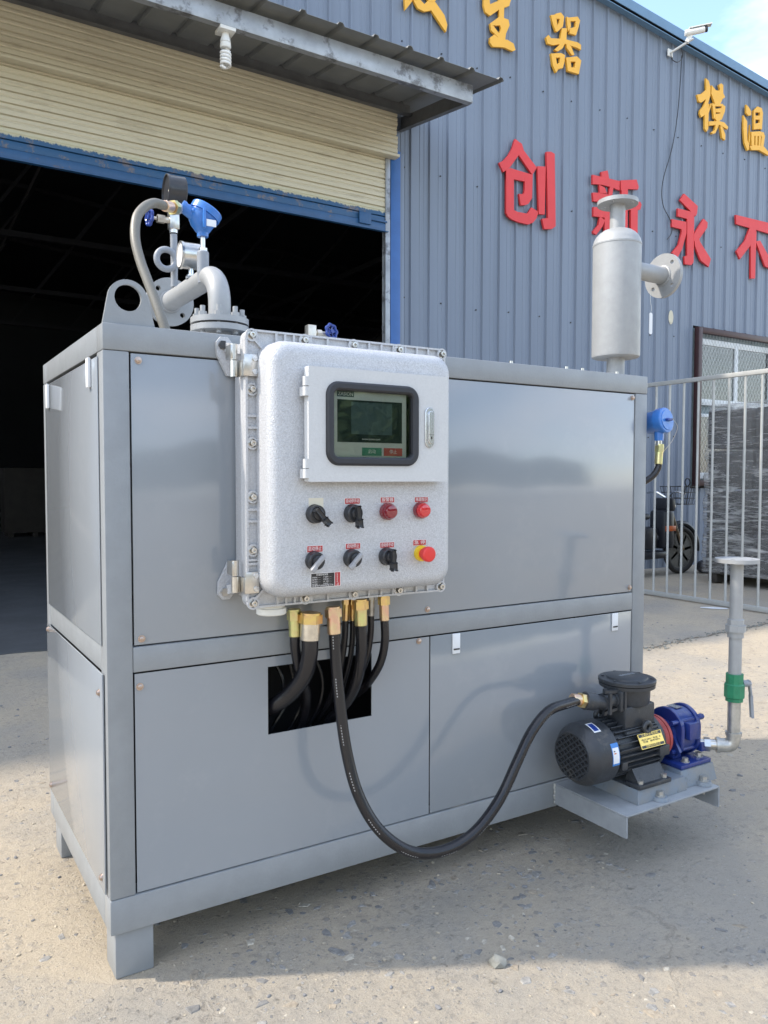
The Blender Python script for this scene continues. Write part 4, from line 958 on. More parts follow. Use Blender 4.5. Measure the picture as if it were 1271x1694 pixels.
# knobs, lamps
def F(x, y, d=-.25): q = at(x, y, 1, d); return q.x, q.z
def plate(x, y, body, wpx=26, hpx=10, tilt=0):
    X, Z = F(x, y); X2, _ = F(x+wpx, y); _, Z2 = F(x, y+hpx); W2, H2 = X2-X, abs(Z-Z2)
    m_ = MB(); m_.box((X-W2/2-.001, -.2508, Z-H2/2-.001), (X+W2/2+.001, -.2501, Z+H2/2+.001)); t_ = m_.build('label_plate', 'whitep', bx_); t_['label'] = 'red label plate reading '+body
    m_ = MB(); m_.box((X-W2/2, -.2512, Z-H2/2), (X+W2/2, -.2509, Z+H2/2)); m_.build('red_face', 'redlabel', t_)
    text(body, (X, -.2514, Z), H2*.80, 'whitep', t_, ext=.0001, width=W2*.86)
def knob(x, y, ang, m='black', lever='black', ln=.034):
    X, Z = F(x, y)
    m_ = MB(); m_.lathe((X, -.2502, Z), (0, -1, 0), [(0, .0245), (.004, .0245), (.005, .0235), (.020, .0225), (.021, .0215), (.0225, .0195), (.0225, .001)], 32); t_ = m_.build('selector_switch', m, bx_)
    a = R(ang); d = Vector((math.cos(a), 0, math.sin(a))); sd_ = Vector((-math.sin(a), 0, math.cos(a)))
    m_ = MB(); m_.lathe((X, -.2727, Z), (0, -1, 0), [(0, .0145), (.006, .0135), (.007, .011), (.007, .001)], 24); m_.build('hub', 'black', t_)
    m_ = MB(); c = Vector((X, -.284, Z)); rot = Matrix((d, Vector((0, -1, 0)), sd_)).transposed()
    m_.obox(c+d*(ln*.5-.010), (ln+.016, .012, .0115), rot, .003); m_.obox(c+d*(ln*.75)+Vector((0, -.006, 0)), (ln*.55, .008, .0125), rot, .003); m_.build('knob_lever', lever, t_)
def lamp(x, y, m, lab):
    X, Z = F(x, y)
    m_ = MB(); m_.lathe((X, -.2502, Z), (0, -1, 0), [(0, .0235), (.010, .0235), (.014, .0225)], 32); t_ = m_.build('indicator_lamp', 'redlens', bx_); t_['label'] = lab
    m_ = MB(); m_.lathe((X, -.2643, Z), (0, -1, 0), [(0, .0205), (.009, .020), (.014, .0165), (.0155, .010), (.016, .001)], 32); m_.build('lens', m, t_)
X, Z = F(523, 838); m_ = MB(); m_.box((X-.021, -.2508, Z-.022), (X+.021, -.2501, Z+.022)); m_.build('blank_plate', 'cream', bx_)
knob(520, 850, -48); knob(582, 849, -85); lamp(640, 846, 'redlens', 'dark red indicator lamp'); lamp(695, 844, 'redlens2', 'bright red indicator lamp')
knob(519, 927, -135, lever='lever'); knob(581, 923, -135, lever='lever'); knob(639, 920, -88)
plate(583, 829, '自动停手动', 24, 9); plate(641, 827, '报警器', 22, 8.5); plate(697, 826.5, '电源指示', 21, 8)
plate(521, 908, '启动停止', 25, 10); plate(584, 903.5, '启动停止', 23.5, 9); plate(640.5, 901.5, '自动停手动', 22.5, 8.5); plate(694, 897.5, '急 停', 20.5, 8.5)
X, Z = F(696, 915)
m_ = MB(); m_.lathe((X, -.2502, Z), (0, -1, 0), [(0, .0225), (.003, .0225), (.012, .0215), (.0125, .015)], 32); es = m_.build('emergency_stop', 'yellow', bx_)
m_ = MB(); m_.lathe((X, -.2628, Z), (0, -1, 0), [(0, .014), (.014, .014), (.015, .0200), (.022, .0215), (.030, .021), (.0335, .018), (.0345, .012), (.035, .001)], 36); m_.build('mushroom_button', 'estop', es)
# nameplate
c1, c2 = F(514, 950), F(561, 970); X0n, Z1n, X1n, Z0n = c1[0], c1[1], c2[0], c2[1]
Z0n, Z1n = F(515, 973)[1], F(515, 948.5)[1]; X1n = F(563.5, 960)[0]
m_ = MB(); m_.box((X0n, -.2508, Z0n), (X1n, -.2501, Z1n)); npl = m_.build('nameplate', 'whitep', bx_)
Xs = X0n+(X1n-X0n)*.80
m_ = MB(); m_.box((X0n+.0015, -.2512, Z0n+.0015), (Xs-.001, -.2509, Z1n-.0015)); m_.build('black_field', 'blacklabel', npl)
m_ = MB(); m_.box((Xs+.0008, -.2512, Z0n+.0015), (X1n-.0015, -.2509, Z1n-.0015)); m_.build('red_field', 'redlabel', npl)
hh = Z1n-Z0n; wm = (X0n+Xs)/2
text('防爆配电装置', (wm-.002, -.2514, Z1n-hh*.14), hh*.15, 'whitep', npl, ext=.0001)
for r_ in range(4):
    text(('防爆标志', '额定电压', '额定电流', '防护等级')[r_]+' ——', (X0n+.004, -.2514, Z1n-hh*(.31+.15*r_)), hh*.10, 'whitep', npl, ext=.0001, align='LEFT')
    text(('产品编号', '防爆合格', '出厂日期', '产品型号')[r_]+' ——', (wm+.001, -.2514, Z1n-hh*(.31+.15*r_)), hh*.10, 'whitep', npl, ext=.0001, align='LEFT')
text('防爆电气科技有限公司', (wm, -.2514, Z0n+hh*.12), hh*.12, 'whitep', npl, ext=.0001, width=(Xs-X0n)*.86)
text('严\n禁\n带\n电\n开\n盖', ((Xs+X1n)/2-.0015, -.2514, Z1n-hh*.40), hh*.105, 'whitep', npl, ext=.0001)
text('Ex', ((Xs+X1n)/2, -.2514, Z0n+hh*.15), hh*.2, 'whitep', npl, ext=.0001, rot=(PI/2, -PI/2, 0))
# plug under the box
q = at(449, 1000, 1, -.10)
m_ = MB(); m_.lathe((q.x, -.10, .985), (0, 0, -1), [(0, .036), (.022, .036), (.023, .040), (.0235, .0405), (.038, .0405), (.041, .037)], 24); m_.build('blanking_plug', 'whiteplug', bx_)

# ================================================================== HOSES
def hose(label, pts, r, fit, hm_='hose', L_=.05, flip=False, name='flexible_conduit', cat='conduit hose', group='black conduit hoses under the control box'):
    """pts world points, the first is the ferrule bottom; the fitting is built backwards along the first segment"""
    P = [Vector(p) for p in pts]; d = (P[0]-P[1]).normalized()
    t_ = thing(name, tuple(P[0]), label, cat, group)
    m_ = MB(); m_.tube(P, r, 18, smooth=8); m_.build('rubber_hose', hm_, t_)
    m_ = MB(); m_.lathe(P[0]-d*.012, d, [(0, r*1.06), (.002, r*1.18), (L_, r*1.18), (L_+.001, r*1.0)], 24); m_.build('ferrule', fit[0], t_)
    m_ = MB(); m_.hexa(P[0]+d*(L_-.014), P[0]+d*(L_+.012-.002), r*1.45); m_.lathe(P[0]+d*(L_+.010), d, [(0, r*1.25), (.006, r*1.25)], 20); m_.build('hex_nut', fit[1], t_)
    return t_
def Q(x, y, d): return at(x, y, 1, d)
hose('thickest black hose with pale ferrule bending left into the opening', [Q(513, 1052, -.085), Q(512, 1085, -.085), Q(503, 1118, -.065), Q(480, 1148, -.02), Q(452, 1168, .03), Q(420, 1180, .12)], .0235, ('palezinc', 'brass'))
hose('medium hose with greenish ferrule, leftmost under the control box', [Q(488, 1046, -.05), Q(489, 1075, -.05), Q(497, 1115, -.03), Q(507, 1150, .02), Q(500, 1195, .08), Q(480, 1230, .12)], .0145, ('green_zinc', 'green_zinc'))
hose('long black hose looping down and right up to the electric motor', [Q(553, 1042, -.10), Q(556, 1095, -.105), Q(563, 1170, -.12), Q(574, 1245, -.14), Q(592, 1312, -.17), Q(622, 1366, -.20), Q(662, 1401, -.225), Q(702, 1412, -.235), Q(748, 1402, -.24), Q(790, 1372, -.24), Q(828, 1320, -.235), Q(855, 1262, -.23), Q(880, 1210, -.22), Q(908, 1176, -.205), Q(938, 1164, -.19), Q(958, 1158, -.18)], .0165, ('pinkzinc', 'pinkzinc'), 'hose2')
hose('thin hose with amber ferrule right of the long looping hose', [Q(572, 1020, -.05), Q(570, 1060, -.05), Q(562, 1110, -.02), Q(545, 1160, .06), Q(520, 1200, .14)], .0095, ('brass', 'brass'))
hose('thin hose squeezed against the wider silver labelled one', [Q(584, 1020, -.05), Q(583, 1060, -.05), Q(577, 1100, -.02), Q(562, 1150, .05), Q(540, 1200, .12)], .0085, ('brass', 'brass'))
hose('wide hose with silver labelled ferrule bending inside the opening', [Q(597, 1028, -.085), Q(598, 1075, -.085), Q(592, 1120, -.06), Q(575, 1160, 0), Q(545, 1190, .08)], .0165, ('green_zinc', 'brass'))
hose('thin hose with grey braided ferrule behind the rightmost hose', [Q(614, 1012, -.05), Q(613, 1050, -.05), Q(606, 1090, -.03), Q(592, 1125, .04), Q(570, 1160, .1)], .010, ('zinc', 'zinc'))
hose('rightmost black hose under the box curving back into the opening', [Q(636, 1020, -.08), Q(637, 1060, -.08), Q(630, 1095, -.06), Q(615, 1122, -.02), Q(596, 1145, .05), Q(570, 1160, .12)], .0125, ('pinkzinc', 'brass'))
# the loose wires inside
m_ = MB()
for k in range(4):
    x = .49+k*.045; m_.tube([(x, .10, .80), (x+.03, .07+.03*math.sin(k), .68), (x-.06+.02*k, .10, .56), (x-.1, .15, .45)], .006, 8)
tag(m_.build('inner_cables', 'hose'), 'bundle of dark cables hanging inside the rectangular panel opening', 'cables')

# ================================================================== OUTLET ELBOW ASSEMBLY
XE, YE = .388, .22
el = thing('elbow_pipe', (XE, YE, H), 'grey bent outlet pipe with a bolted flange and a rear flange', 'pipe')
zf = 1.745; zr_ = 1.925
m_ = MB(); m_.cyl((XE, YE, H-.002), (XE, YE, zf), .036, n=28); m_.build('stub', 'pipe', el)
m_ = MB(); m_.lathe((XE, YE, zf-.002), (0, 0, 1), [(0, .0855), (.017, .0855)], 48); m_.build('lower_flange', 'pipe', el)
m_ = MB(); m_.lathe((XE, YE, zf+.0155), (0, 0, 1), [(0, .072), (.005, .072)], 48); m_.build('gasket', 'blacklabel', el)
m_ = MB(); m_.lathe((XE, YE, zf+.021), (0, 0, 1), [(0, .0855), (.017, .0855)], 48); m_.build('upper_flange', 'pipe', el)
pts = [(XE, YE, zf+.03), (XE, YE, zr_-.10)]+[(XE, YE+.095*(1-math.cos(R(a))), zr_-.095+.095*math.sin(R(a))) for a in range(10, 91, 10)]+[(XE, .45, zr_), (XE, .705, zr_)]
m_ = MB(); m_.tube(pts, .033, 28, smooth=0); m_.build('bent_pipe', 'pipe', el)
for k in range(8):
    a = R(22.5+45*k); x, y = XE+.066*math.cos(a), YE+.066*math.sin(a)
    m_ = MB(); m_.hexa((x, y, zf+.038), (x, y, zf+.051), .0125); m_.cyl((x, y, zf-.012), (x, y, zf+.068), .0075, n=12); m_.build('flange_bolt', 'pipe', el)
def flange_disc(parent, o, axis, r, th, rb_, rh, nh, ph=0, name='flange', m='pipe'):
    mb = MB(); x, y, a = frame_from(axis); o = Vector(o); n = 48
    # disc with holes by triangle fill
    fr = []
    for t in (0, th):
        loops = [[mb.bm.verts.new(o+a*t+(x*math.cos(2*PI*i/n)+y*math.sin(2*PI*i/n))*r) for i in range(n)]]
        for k in range(nh):
            h = 2*PI*k/nh+ph; c = o+a*t+(x*math.cos(h)+y*math.sin(h))*rb_
            loops.append([mb.bm.verts.new(c+(x*math.cos(2*PI*i/12)+y*math.sin(2*PI*i/12))*rh) for i in range(12)])
        es = [mb.bm.edges.new((lp[i], lp[(i+1) % len(lp)])) for lp in loops for i in range(len(lp))]
        bmesh.ops.triangle_fill(mb.bm, edges=es, use_beauty=True); fr.append(loops)
    for A, B in zip(*fr):
        for i in range(len(A)): mb.bm.faces.new((A[i], A[(i+1) % len(A)], B[(i+1) % len(A)], B[i]))
    return mb.build(name, m, parent, angle=30)
flange_disc(el, (XE, .705, zr_), (0, 1, 0), .083, .016, .060, .009, 4, R(45), 'rear_flange')
m_ = MB(); m_.torus((XE, .703, zr_), (0, 1, 0), .034, .006, 28, 8); m_.build('weld_ring', 'pipe', el)
# thermometer head
YT = .315
hx = at(336, 432, 1, YT).x
th_ = thing('temperature_transmitter', (hx, YT, 1.95), 'bright blue temperature transmitter head on a stem above the bent pipe', 'transmitter')
z1, z2 = at(336, 452, 1, YT).z, at(336, 416, 1, YT).z
m_ = MB(); m_.lathe((hx, YT, z1-.03), (0, 0, 1), [(0, .016), (.03, .018), (.032, .0185)], 24); m_.lathe((hx, YT, z1), (0, 0, 1), [(0, .018), (z2-z1-.004, .018), (z2-z1, .015)], 24); m_.build('socket', 'siphon', th_)
z3 = at(334, 392, 1, YT).z
m_ = MB(); m_.cyl((hx, YT, z2), (hx, YT, z3+.01), .0075, n=16); m_.hexa((hx, YT, z2), (hx, YT, z2+.010), .013); m_.build('stem', 'steel', th_)
cen = at(333, 362, 1, YT)
m_ = MB(); m_.lathe((hx, YT, z3), (0, 0, 1), [(0, .017), (.012, .018), (.014, .021), (.035, .036), (.055, .043), (.068, .043)], 12); m_.build('housing', 'bluehead', th_)
ax_ = Vector((.45, -.12, .85)).normalized(); cc = Vector((hx+.006, YT, z3+.068))
m_ = MB(); m_.lathe(cc-ax_*.022, ax_, [(0, .040), (.014, .046), (.016, .047), (.017, .044), (.020, .044), (.021, .049), (.040, .049), (.044, .046), (.0445, .036), (.047, .035)], 40); m_.build('cap', 'bluehead', th_)
arm0 = at(305, 344, 1, YT); arm1 = Vector((hx-.01, YT, z3+.055))
m_ = MB(); m_.cyl(arm0, arm1, .017, .022, 16); m_.lathe(arm0, (arm0-arm1), [(0, .0195), (.010, .0195)], 16); m_.sph(arm0.lerp(arm1, .45)+Vector((0, -.02, .0)), .006, 8); m_.build('cable_inlet', 'bluehead', th_)
q = at(344, 369, 1, YT-.04); m_ = MB(); m_.box((q.x-.006, YT-.0465, q.z-.010), (q.x+.024, YT-.044, q.z+.010)); t_ = m_.build('sticker', 'sticker', th_)
m_ = MB(); m_.box((hx-.014, YT-.050, z3+.015), (hx-.006, YT-.036, z3+.075), .002); m_.build('casting_rib', 'bluehead', th_)
# grey hose from transmitter down to cabinet
P = [Q(274, 341, .27), Q(255, 336, .26), Q(238, 344, .24), Q(226, 362, .22), Q(224, 395, .19), Q(232, 430, .16), Q(244, 463, .13), Q(257, 497, .10), Q(268, 528, .075), Q(276, 552, .06)]
gh = thing('grey_conduit', tuple(P[-1]), 'dusty grey conduit arching from the blue transmitter down to the cabinet top', 'conduit hose')
m_ = MB(); m_.tube(P, .0135, 18, smooth=8); m_.build('rubber_hose', 'greyhose', gh)
d = (Q(290, 344, .30)-P[0]).normalized()
m_ = MB(); m_.lathe(P[0]-d*.006, d, [(0, .0145), (.002, .016), (.034, .016), (.035, .014)], 20); m_.build('ferrule', 'pinkzinc', gh)
m_ = MB(); m_.hexa(P[0]+d*.033, P[0]+d*.050, .022); m_.build('hex_nut', 'green_zinc', gh)
m_ = MB(); m_.lathe(P[0]+d*.05, d, [(0, .018), (.012, .018), (.013, .012), (.020, .012)], 20); m_.hexa(P[0]+d*.07, P[0]+d*.088, .014); m_.build('adapter', 'palezinc', gh)
m_ = MB(); m_.lathe((P[-1].x, P[-1].y, H-.001), (0, 0, 1), [(0, .018), (.006, .018), (.008, .015)], 18); m_.build('grommet', 'siphon', gh)
# siphon + black gauge
YG = .60
sg = thing('siphon_gauge', tuple(at(288, 480, 1, YG)), 'black round pressure gauge on a looped siphon tube', 'pressure gauge')
def QG(x, y): return at(x, y, 1, YG)
cl = QG(271, 431); rl = .032
m_ = MB(); lo = QG(288.5, 475)
m_.tube([lo, QG(288.5, 440), QG(288, 415), QG(287.5, 388)], .0115, 16); m_.build('siphon_tube', 'siphon', sg)
m_ = MB(); m_.torus((cl.x+.003, YG-.020, cl.z), (0, 1, 0), rl, .0105, 32, 14); m_.build('siphon_loop', 'siphon', sg)
bt, bb = QG(287, 355), QG(287, 380)
m_ = MB(); m_.box((bt.x-.016, YG-.016, bb.z), (bt.x+.016, YG+.016, bt.z+.006), .002); m_.cyl((bt.x, YG, bb.z-.012), (bt.x, YG, bb.z), .014, n=18); m_.cyl((bt.x, YG, bt.z), (bt.x, YG, bt.z+.04), .010, n=14); m_.build('valve_block', 'steel', sg)
vz = QG(270, 363).z
m_ = MB(); m_.cyl((bt.x-.016, YG, vz), (bt.x-.055, YG, vz), .010, n=14); m_.hexa((bt.x-.030, YG, vz), (bt.x-.055, YG, vz), .014); m_.cyl((bt.x-.055, YG, vz), (bt.x-.078, YG, vz), .005, n=10); m_.build('valve_bonnet', 'palezinc', sg)
def handwheel(parent, c, axis, r, m='bluedark'):
    x, y, a = frame_from(axis); mb = MB(); c = Vector(c)
    pts = [c+(x*math.cos(2*PI*i/48)+y*math.sin(2*PI*i/48))*(r*(1+.10*math.cos(7*2*PI*i/48))) for i in range(48)]
    mb.tube(pts, r*.22, 8, smooth=0, closed=True)
    for k in range(5):
        h = 2*PI*k/5; mb.cyl(c, c+(x*math.cos(h)+y*math.sin(h))*r, r*.13, n=8)
    mb.lathe(c-a*.006, a, [(0, r*.32), (.012, r*.32)], 16)
    return mb.build('handwheel', m, parent)
handwheel(sg, (bt.x-.080, YG, vz), (1, .15, 0), .024)
gc = QG(290, 318); axg = Vector((-1, .28, 0)).normalized()
axg = Vector((-.97, .05, 0)).normalized()
m_ = MB(); gcc = Vector((gc.x, YG, gc.z))
m_.lathe(gcc-axg*.030, axg, [(0, .048), (.003, .052), (.052, .052), (.055, .054), (.062, .054), (.063, .050), (.057, .049), (.057, .001)], 48); m_.build('gauge_case', 'gauge_black', sg)
for k in range(3):
    a = R(-90+(-25, 0, 70)[k]); m_ = MB(); x, y, z_ = frame_from(axg); m_.sph(gcc+axg*.0275+(x*math.cos(a)+y*math.sin(a))*.033, .003, 8); m_.build('case_screw', 'steel', sg)
# silver gauge
YS = .43
s3 = thing('silver_gauge', tuple(at(309, 462, 1, YS)), 'small silver round gauge standing on the bent pipe beside the blue head', 'thermometer gauge')
c = at(316, 424, 1, YS); cc = Vector((c.x, YS, c.z)); aa = Vector((-.97, .05, 0)).normalized()
m_ = MB(); m_.lathe(cc-aa*.030, aa, [(0, .036), (.006, .041), (.055, .041), (.058, .043), (.066, .043), (.067, .038), (.063, .0375)], 40, cap=True); m_.build('gauge_case', 'steel', s3)
m_ = MB(); m_.lathe(cc+aa*.0332, aa, [(0, .037), (.0005, .037)], 32); m_.build('dial', 'whitep', s3)
zb_ = zr_+.03; m_ = MB(); m_.cyl((c.x, YS, c.z-.038), (c.x, YS, c.z-.062), .008, n=14); m_.hexa((c.x, YS, c.z-.060), (c.x, YS, c.z-.072), .015); m_.build('stem', 'chrome', s3)
m_ = MB(); m_.cyl((c.x, YS, c.z-.072), (c.x, YS, zb_-.004), .0165, n=20); m_.build('socket', 'siphon', s3)
# needle valve behind control box
YV = .14
v2_ = thing('needle_valve', tuple(at(530, 553, 1, YV)), 'small steel needle valve with blue handwheel behind the control box', 'valve')
a_, b_ = at(514, 548, 1, YV), at(546, 546, 1, YV)
m_ = MB(); m_.box((a_.x-.014, YV-.013, H-.001), (a_.x+.014, YV+.013, a_.z+.018), .002); m_.build('valve_body', 'palezinc', v2_)
m_ = MB(); m_.cyl((a_.x+.014, YV, a_.z-.004), (b_.x-.008, YV, a_.z-.004), .0075, n=12); m_.hexa((a_.x+.02, YV, a_.z-.004), (a_.x+.036, YV, a_.z-.004), .012); m_.build('bonnet', 'palezinc', v2_)
handwheel(v2_, (b_.x, YV-.01, a_.z+.004), (.25, -.95, .1), .021)

# ================================================================== SILENCER
SXc, SYc = 1.962, .11
si = thing('vent_silencer', (SXc, SYc, H), 'upright light grey cylindrical vessel with flanged pipes on cabinet top', 'vessel')
m_ = MB(); m_.cyl((SXc, SYc, H-.002), (SXc, SYc, 1.80), .034, n=36); m_.build('lower_pipe', 'pipe', si)
m_ = MB(); m_.lathe((SXc, SYc, 1.779), (0, 0, 1), [(0, .084), (.003, .0895), (.010, .0915), (.38, .0915), (.428, .0915), (.430, .093), (.436, .093), (.438, .0915), (.452, .088), (.465, .081), (.477, .070), (.487, .056), (.493, .04), (.495, .03)], 64); m_.build('shell', 'pipe', si)
m_ = MB(); m_.cyl((SXc, SYc, 2.265), (SXc, SYc, 2.372), .029, n=32); m_.build('upper_pipe', 'pipe', si)
flange_disc(si, (SXc, SYc, 2.368), (0, 0, 1), .077, .015, .056, .007, 4, R(20), 'top_flange')
zz = 2.095
fc = at(1100, 457, 1, SYc)
fd = Vector((1, 0, 0)); fc = Vector((SXc, SYc, 2.133))+fd*.268
m_ = MB(); m_.cyl(Vector((SXc, SYc, 2.133))+fd*.08, fc, .034, n=28); m_.build('side_pipe', 'pipe', si)
flange_disc(si, fc-fd*.002, fd, .088, .016, .065, .0085, 4, R(45), 'side_flange')
m_ = MB(); m_.torus(fc-fd*.002, fd, .036, .006, 28, 8); m_.build('weld_ring', 'pipe', si)
hp = fc-Vector((0, 0, .076)); 
tg = at(1077, 535, 1, hp.y-.045)
hg = thing('hanging_tag', tuple(tg), 'small white plastic tag hanging on a wire below the side flange', 'tag')
w0 = at(1077, 482, 1, hp.y-.045)
m_ = MB(); m_.tube([w0, at(1076, 495, 1, hp.y-.045), at(1078, 510, 1, hp.y-.045), at(1077, 516, 1, hp.y-.045)], .0008, 5); m_.build('wire', 'steel', hg)
m_ = MB(); rr_loft(m_, [(tg.y, tg.x, tg.z, .018, .085, .0088), (tg.y+.002, tg.x, tg.z, .018, .085, .0088)]); m_.build('tag_plate', 'sticker', hg)

# ================================================================== JUNCTION HEAD (right side)
YJ = .0
jc = at(1092, 697, 1, YJ)
jh = thing('sensor_head', tuple(jc), 'blue sensor head with chained cap on the right side of the cabinet', 'sensor head')
aj = Vector((.12, -.98, .12)).normalized()
m_ = MB(); m_.lathe(jc-aj*.055, aj, [(0, .038), (.008, .043), (.045, .045), (.048, .047)], 32); m_.build('housing', 'bluehead', jh)
m_ = MB(); m_.lathe(jc-aj*.006, aj, [(0, .0485), (.003, .050), (.032, .050), (.036, .047), (.0365, .040), (.040, .039)], 14); m_.build('cap', 'bluehead', jh)
m_ = MB(); x, y, z_ = frame_from(aj); m_.obox(jc+aj*.040, (.034, .010, .012), Matrix((x, y, z_)).transposed(), .003); m_.build('cap_grip', 'bluedark', jh)
m_ = MB(); m_.tube([jc+aj*.045+Vector((.01, 0, .005)), jc+aj*.05+Vector((.035, 0, -.03)), jc+aj*.03+Vector((.032, 0, -.08)), jc+Vector((.02, 0, -.12))], .0012, 5); m_.build('chain', 'steel', jh)
nk = Vector((jc.x-.004, YJ, jc.z))
m_ = MB(); m_.cyl(nk-Vector((0, 0, .035)), nk-Vector((0, 0, .075)), .020, .017, 10); m_.build('neck', 'bluehead', jh)
m_ = MB(); m_.cyl(nk-Vector((0, 0, .075)), nk-Vector((0, 0, .10)), .011, n=14); m_.build('adapter', 'chrome', jh)
P = [nk-Vector((0, 0, .155)), nk-Vector((.002, 0, .18)), nk-Vector((.025, -.01, .215)), nk-Vector((.07, -.04, .245)), nk-Vector((.13, -.10, .262))]
hose('short black hose hanging from the blue sensor head on the right', P, .0125, ('green_zinc', 'green_zinc'), group=None)

# ================================================================== MOTOR + PUMP
bp_ = thing('cast_base_plate', (1.85, -.17, SZ), 'blue grey cast base plate bolted on the shelf under motor and pump', 'base plate')
BZ = .262
mb = MB()
def frustum(mb, x0, x1, y0, y1, z0, z1, e):
    a = [mb.bm.verts.new(p) for p in ((x0-e, y0-e, z0), (x1+e, y0-e, z0), (x1+e, y1+e, z0), (x0-e, y1+e, z0))]; b = [mb.bm.verts.new(p) for p in ((x0, y0, z1), (x1, y0, z1), (x1, y1, z1), (x0, y1, z1))]
    mb.loft([a, b])
frustum(mb, 1.655, 1.895, -.290, -.045, SZ+.001, BZ, .006); frustum(mb, 1.895, 2.075, -.275, -.06, SZ+.001, BZ+.012, .010); mb.build('casting', 'baseplate', bp_)
for (x, y) in ((1.755, -.300), (2.0, -.292), (1.755, -.035), (2.0, -.045)):
    m_ = MB(); m_.lathe((x, y, SZ+.001), (0, 0, 1), [(0, .030), (.012, .026)], 20); ear = m_.build('mounting_ear', 'baseplate', bp_)
    m_ = MB(); m_.cyl((x, y, SZ+.013), (x, y, SZ+.017), .017, n=20); m_.hexa((x, y, SZ+.017), (x, y, SZ+.030), .0125); m_.cyl((x, y, SZ-.035), (x, y, SZ+.02), .006, n=10); m_.build('bolt', 'zinc', ear)

MY, MZ = -.170, .378
mo = thing('electric_motor', (1.70, MY, BZ), 'charcoal finned electric motor with round terminal box on top', 'motor')
cx0 = 1.470
m_ = MB(); m_.lathe((cx0, MY, MZ), (1, 0, 0), [(0, .079), (.004, .084), (.022, .099), (.036, .105), (.113, .106), (.115, .103), (.1155, .09)], 56); m_.lathe((cx0+.001, MY, MZ), (-1, 0, 0), [(0, .0835), (.003, .080)], 48, cap=False)
cw = m_.build('fan_cowl', 'motor', mo)
m_ = MB(); m_.lathe((cx0-.0012, MY, MZ), (1, 0, 0), [(0, .0765), (.0006, .0765)], 40); m_.build('grille_backing', 'dark', cw)  # near-black disc paints the shade behind the grille bars
m_ = MB(); Rg = .076; gx = cx0-.0035
for sgn in (1, -1):
    k = -7
    while k <= 7:
        c = k*.0165; # line y cos + z sin = c
        a = R(52)*sgn; nx_, nz_ = math.cos(a), math.sin(a)
        if abs(c) < Rg:
            h = math.sqrt(Rg*Rg-c*c); t1 = (-nz_, nx_)
            p0 = (gx-.0003*sgn, MY+nx_*c+t1[0]*h, MZ+nz_*c+t1[1]*h); p1 = (gx-.0003*sgn, MY+nx_*c-t1[0]*h, MZ+nz_*c-t1[1]*h)
            m_.bar(p0, p1, .0046, .004, up=(1, 0, 0))
        k += 1
m_.annulus((gx-.001, MY, MZ), (1, 0, 0), .0745, .0795, .005, 48); m_.build('grille', 'motor', cw)
# body
m_ = MB(); m_.lathe((cx0+.12, MY, MZ), (1, 0, 0), [(0, .084), (.235, .084), (.24, .08)], 40); m_.lathe((cx0+.335, MY, MZ), (1, 0, 0), [(0, .100), (.018, .100), (.024, .085), (.05, .055)], 40); body = m_.build('stator_body', 'motor', mo)
fin = 0
for k in range(30):
    a = R(-60+k*300/29*1.0) if False else R(12*k)
    if 240 < 12*k < 300: continue
    if 66 < 12*k < 114: x0_, x1_ = cx0+.128, cx0+.18
    else: x0_, x1_ = cx0+.128, cx0+.334
    d = Vector((0, math.cos(a), math.sin(a)))
    m_ = MB(); m_.bar(Vector((x0_, MY, MZ))+d*.092, Vector((x1_, MY, MZ))+d*.092, .0035, .020, up=d, bev=.001); m_.build('cooling_fin', 'motor', body)
for s_ in (-1, 1):
    m_ = MB(); yy = MY+s_*.085
    m_.box((cx0+.185, yy-.045 if s_ < 0 else yy-.02, BZ+.001), (cx0+.345, yy+.02 if s_ < 0 else yy+.045, BZ+.016), .003)
    m_.prism([(cx0+.195, MY+s_*.06, BZ+.016), (cx0+.195, MY+s_*.115, BZ+.016), (cx0+.195, MY+s_*.085, BZ+.06), (cx0+.195, MY+s_*.06, BZ+.06)], (.14, 0, 0)); ft = m_.build('motor_foot', 'motor', mo)
    for x in (cx0+.205, cx0+.325): m_ = MB(); m_.hexa((x, MY+s_*.112, BZ+.016), (x, MY+s_*.112, BZ+.028), .0115); m_.build('foot_bolt', 'zinc', ft)
# side block plate (with nameplate)
m_ = MB(); m_.box((cx0+.315, MY-.105, MZ-.03), (cx0+.365, MY-.078, MZ+.005), .003); m_.box((cx0+.13, MY-.103, MZ-.045), (cx0+.155, MY-.08, MZ-.018), .002); m_.build('lug_block', 'motor', mo)
q1, q2 = at(1042, 1229, 1, MY-.095), at(1089, 1217, 1, MY-.085)
pc = (at(1042, 1229, 1, MY-.088)+at(1093, 1234, 1, MY-.088))/2
ux = Vector((1, 0, 0)); uz = Vector((0, .45, .89)).normalized(); rotp = Matrix((ux, -uz.cross(ux) if False else ux.cross(uz), uz)).transposed()
m_ = MB(); pc = Vector((cx0+.275, MY-.098, MZ+.036)); m_.obox(pc, (.118, .002, .050), rotp); npm = m_.build('nameplate', 'gold', mo)
nrm = Vector((0, -.89, .45)).normalized()
m_ = MB(); m_.obox(pc+nrm*.0012+uz*.0185, (.112, .0004, .010), rotp); m_.obox(pc+nrm*.0012-uz*.0185, (.112, .0004, .009), rotp); m_.build('black_band', 'blacklabel', npm)
ang = math.atan2(.89, .45)
text('三相异步电动机', pc+nrm*.0018+uz*.0185, .0095, 'gold', npm, ext=.0001, rot=(ang, 0, 0), width=.085)
text('防爆电机有限公司', pc+nrm*.0018-uz*.0185, .0080, 'gold', npm, ext=.0001, rot=(ang, 0, 0), width=.070)
text('电压380V  电流  A\n转速   频率50Hz', pc+nrm*.0014, .0075, 'blacklabel', npm, ext=.0001, rot=(ang, 0, 0), width=.095)
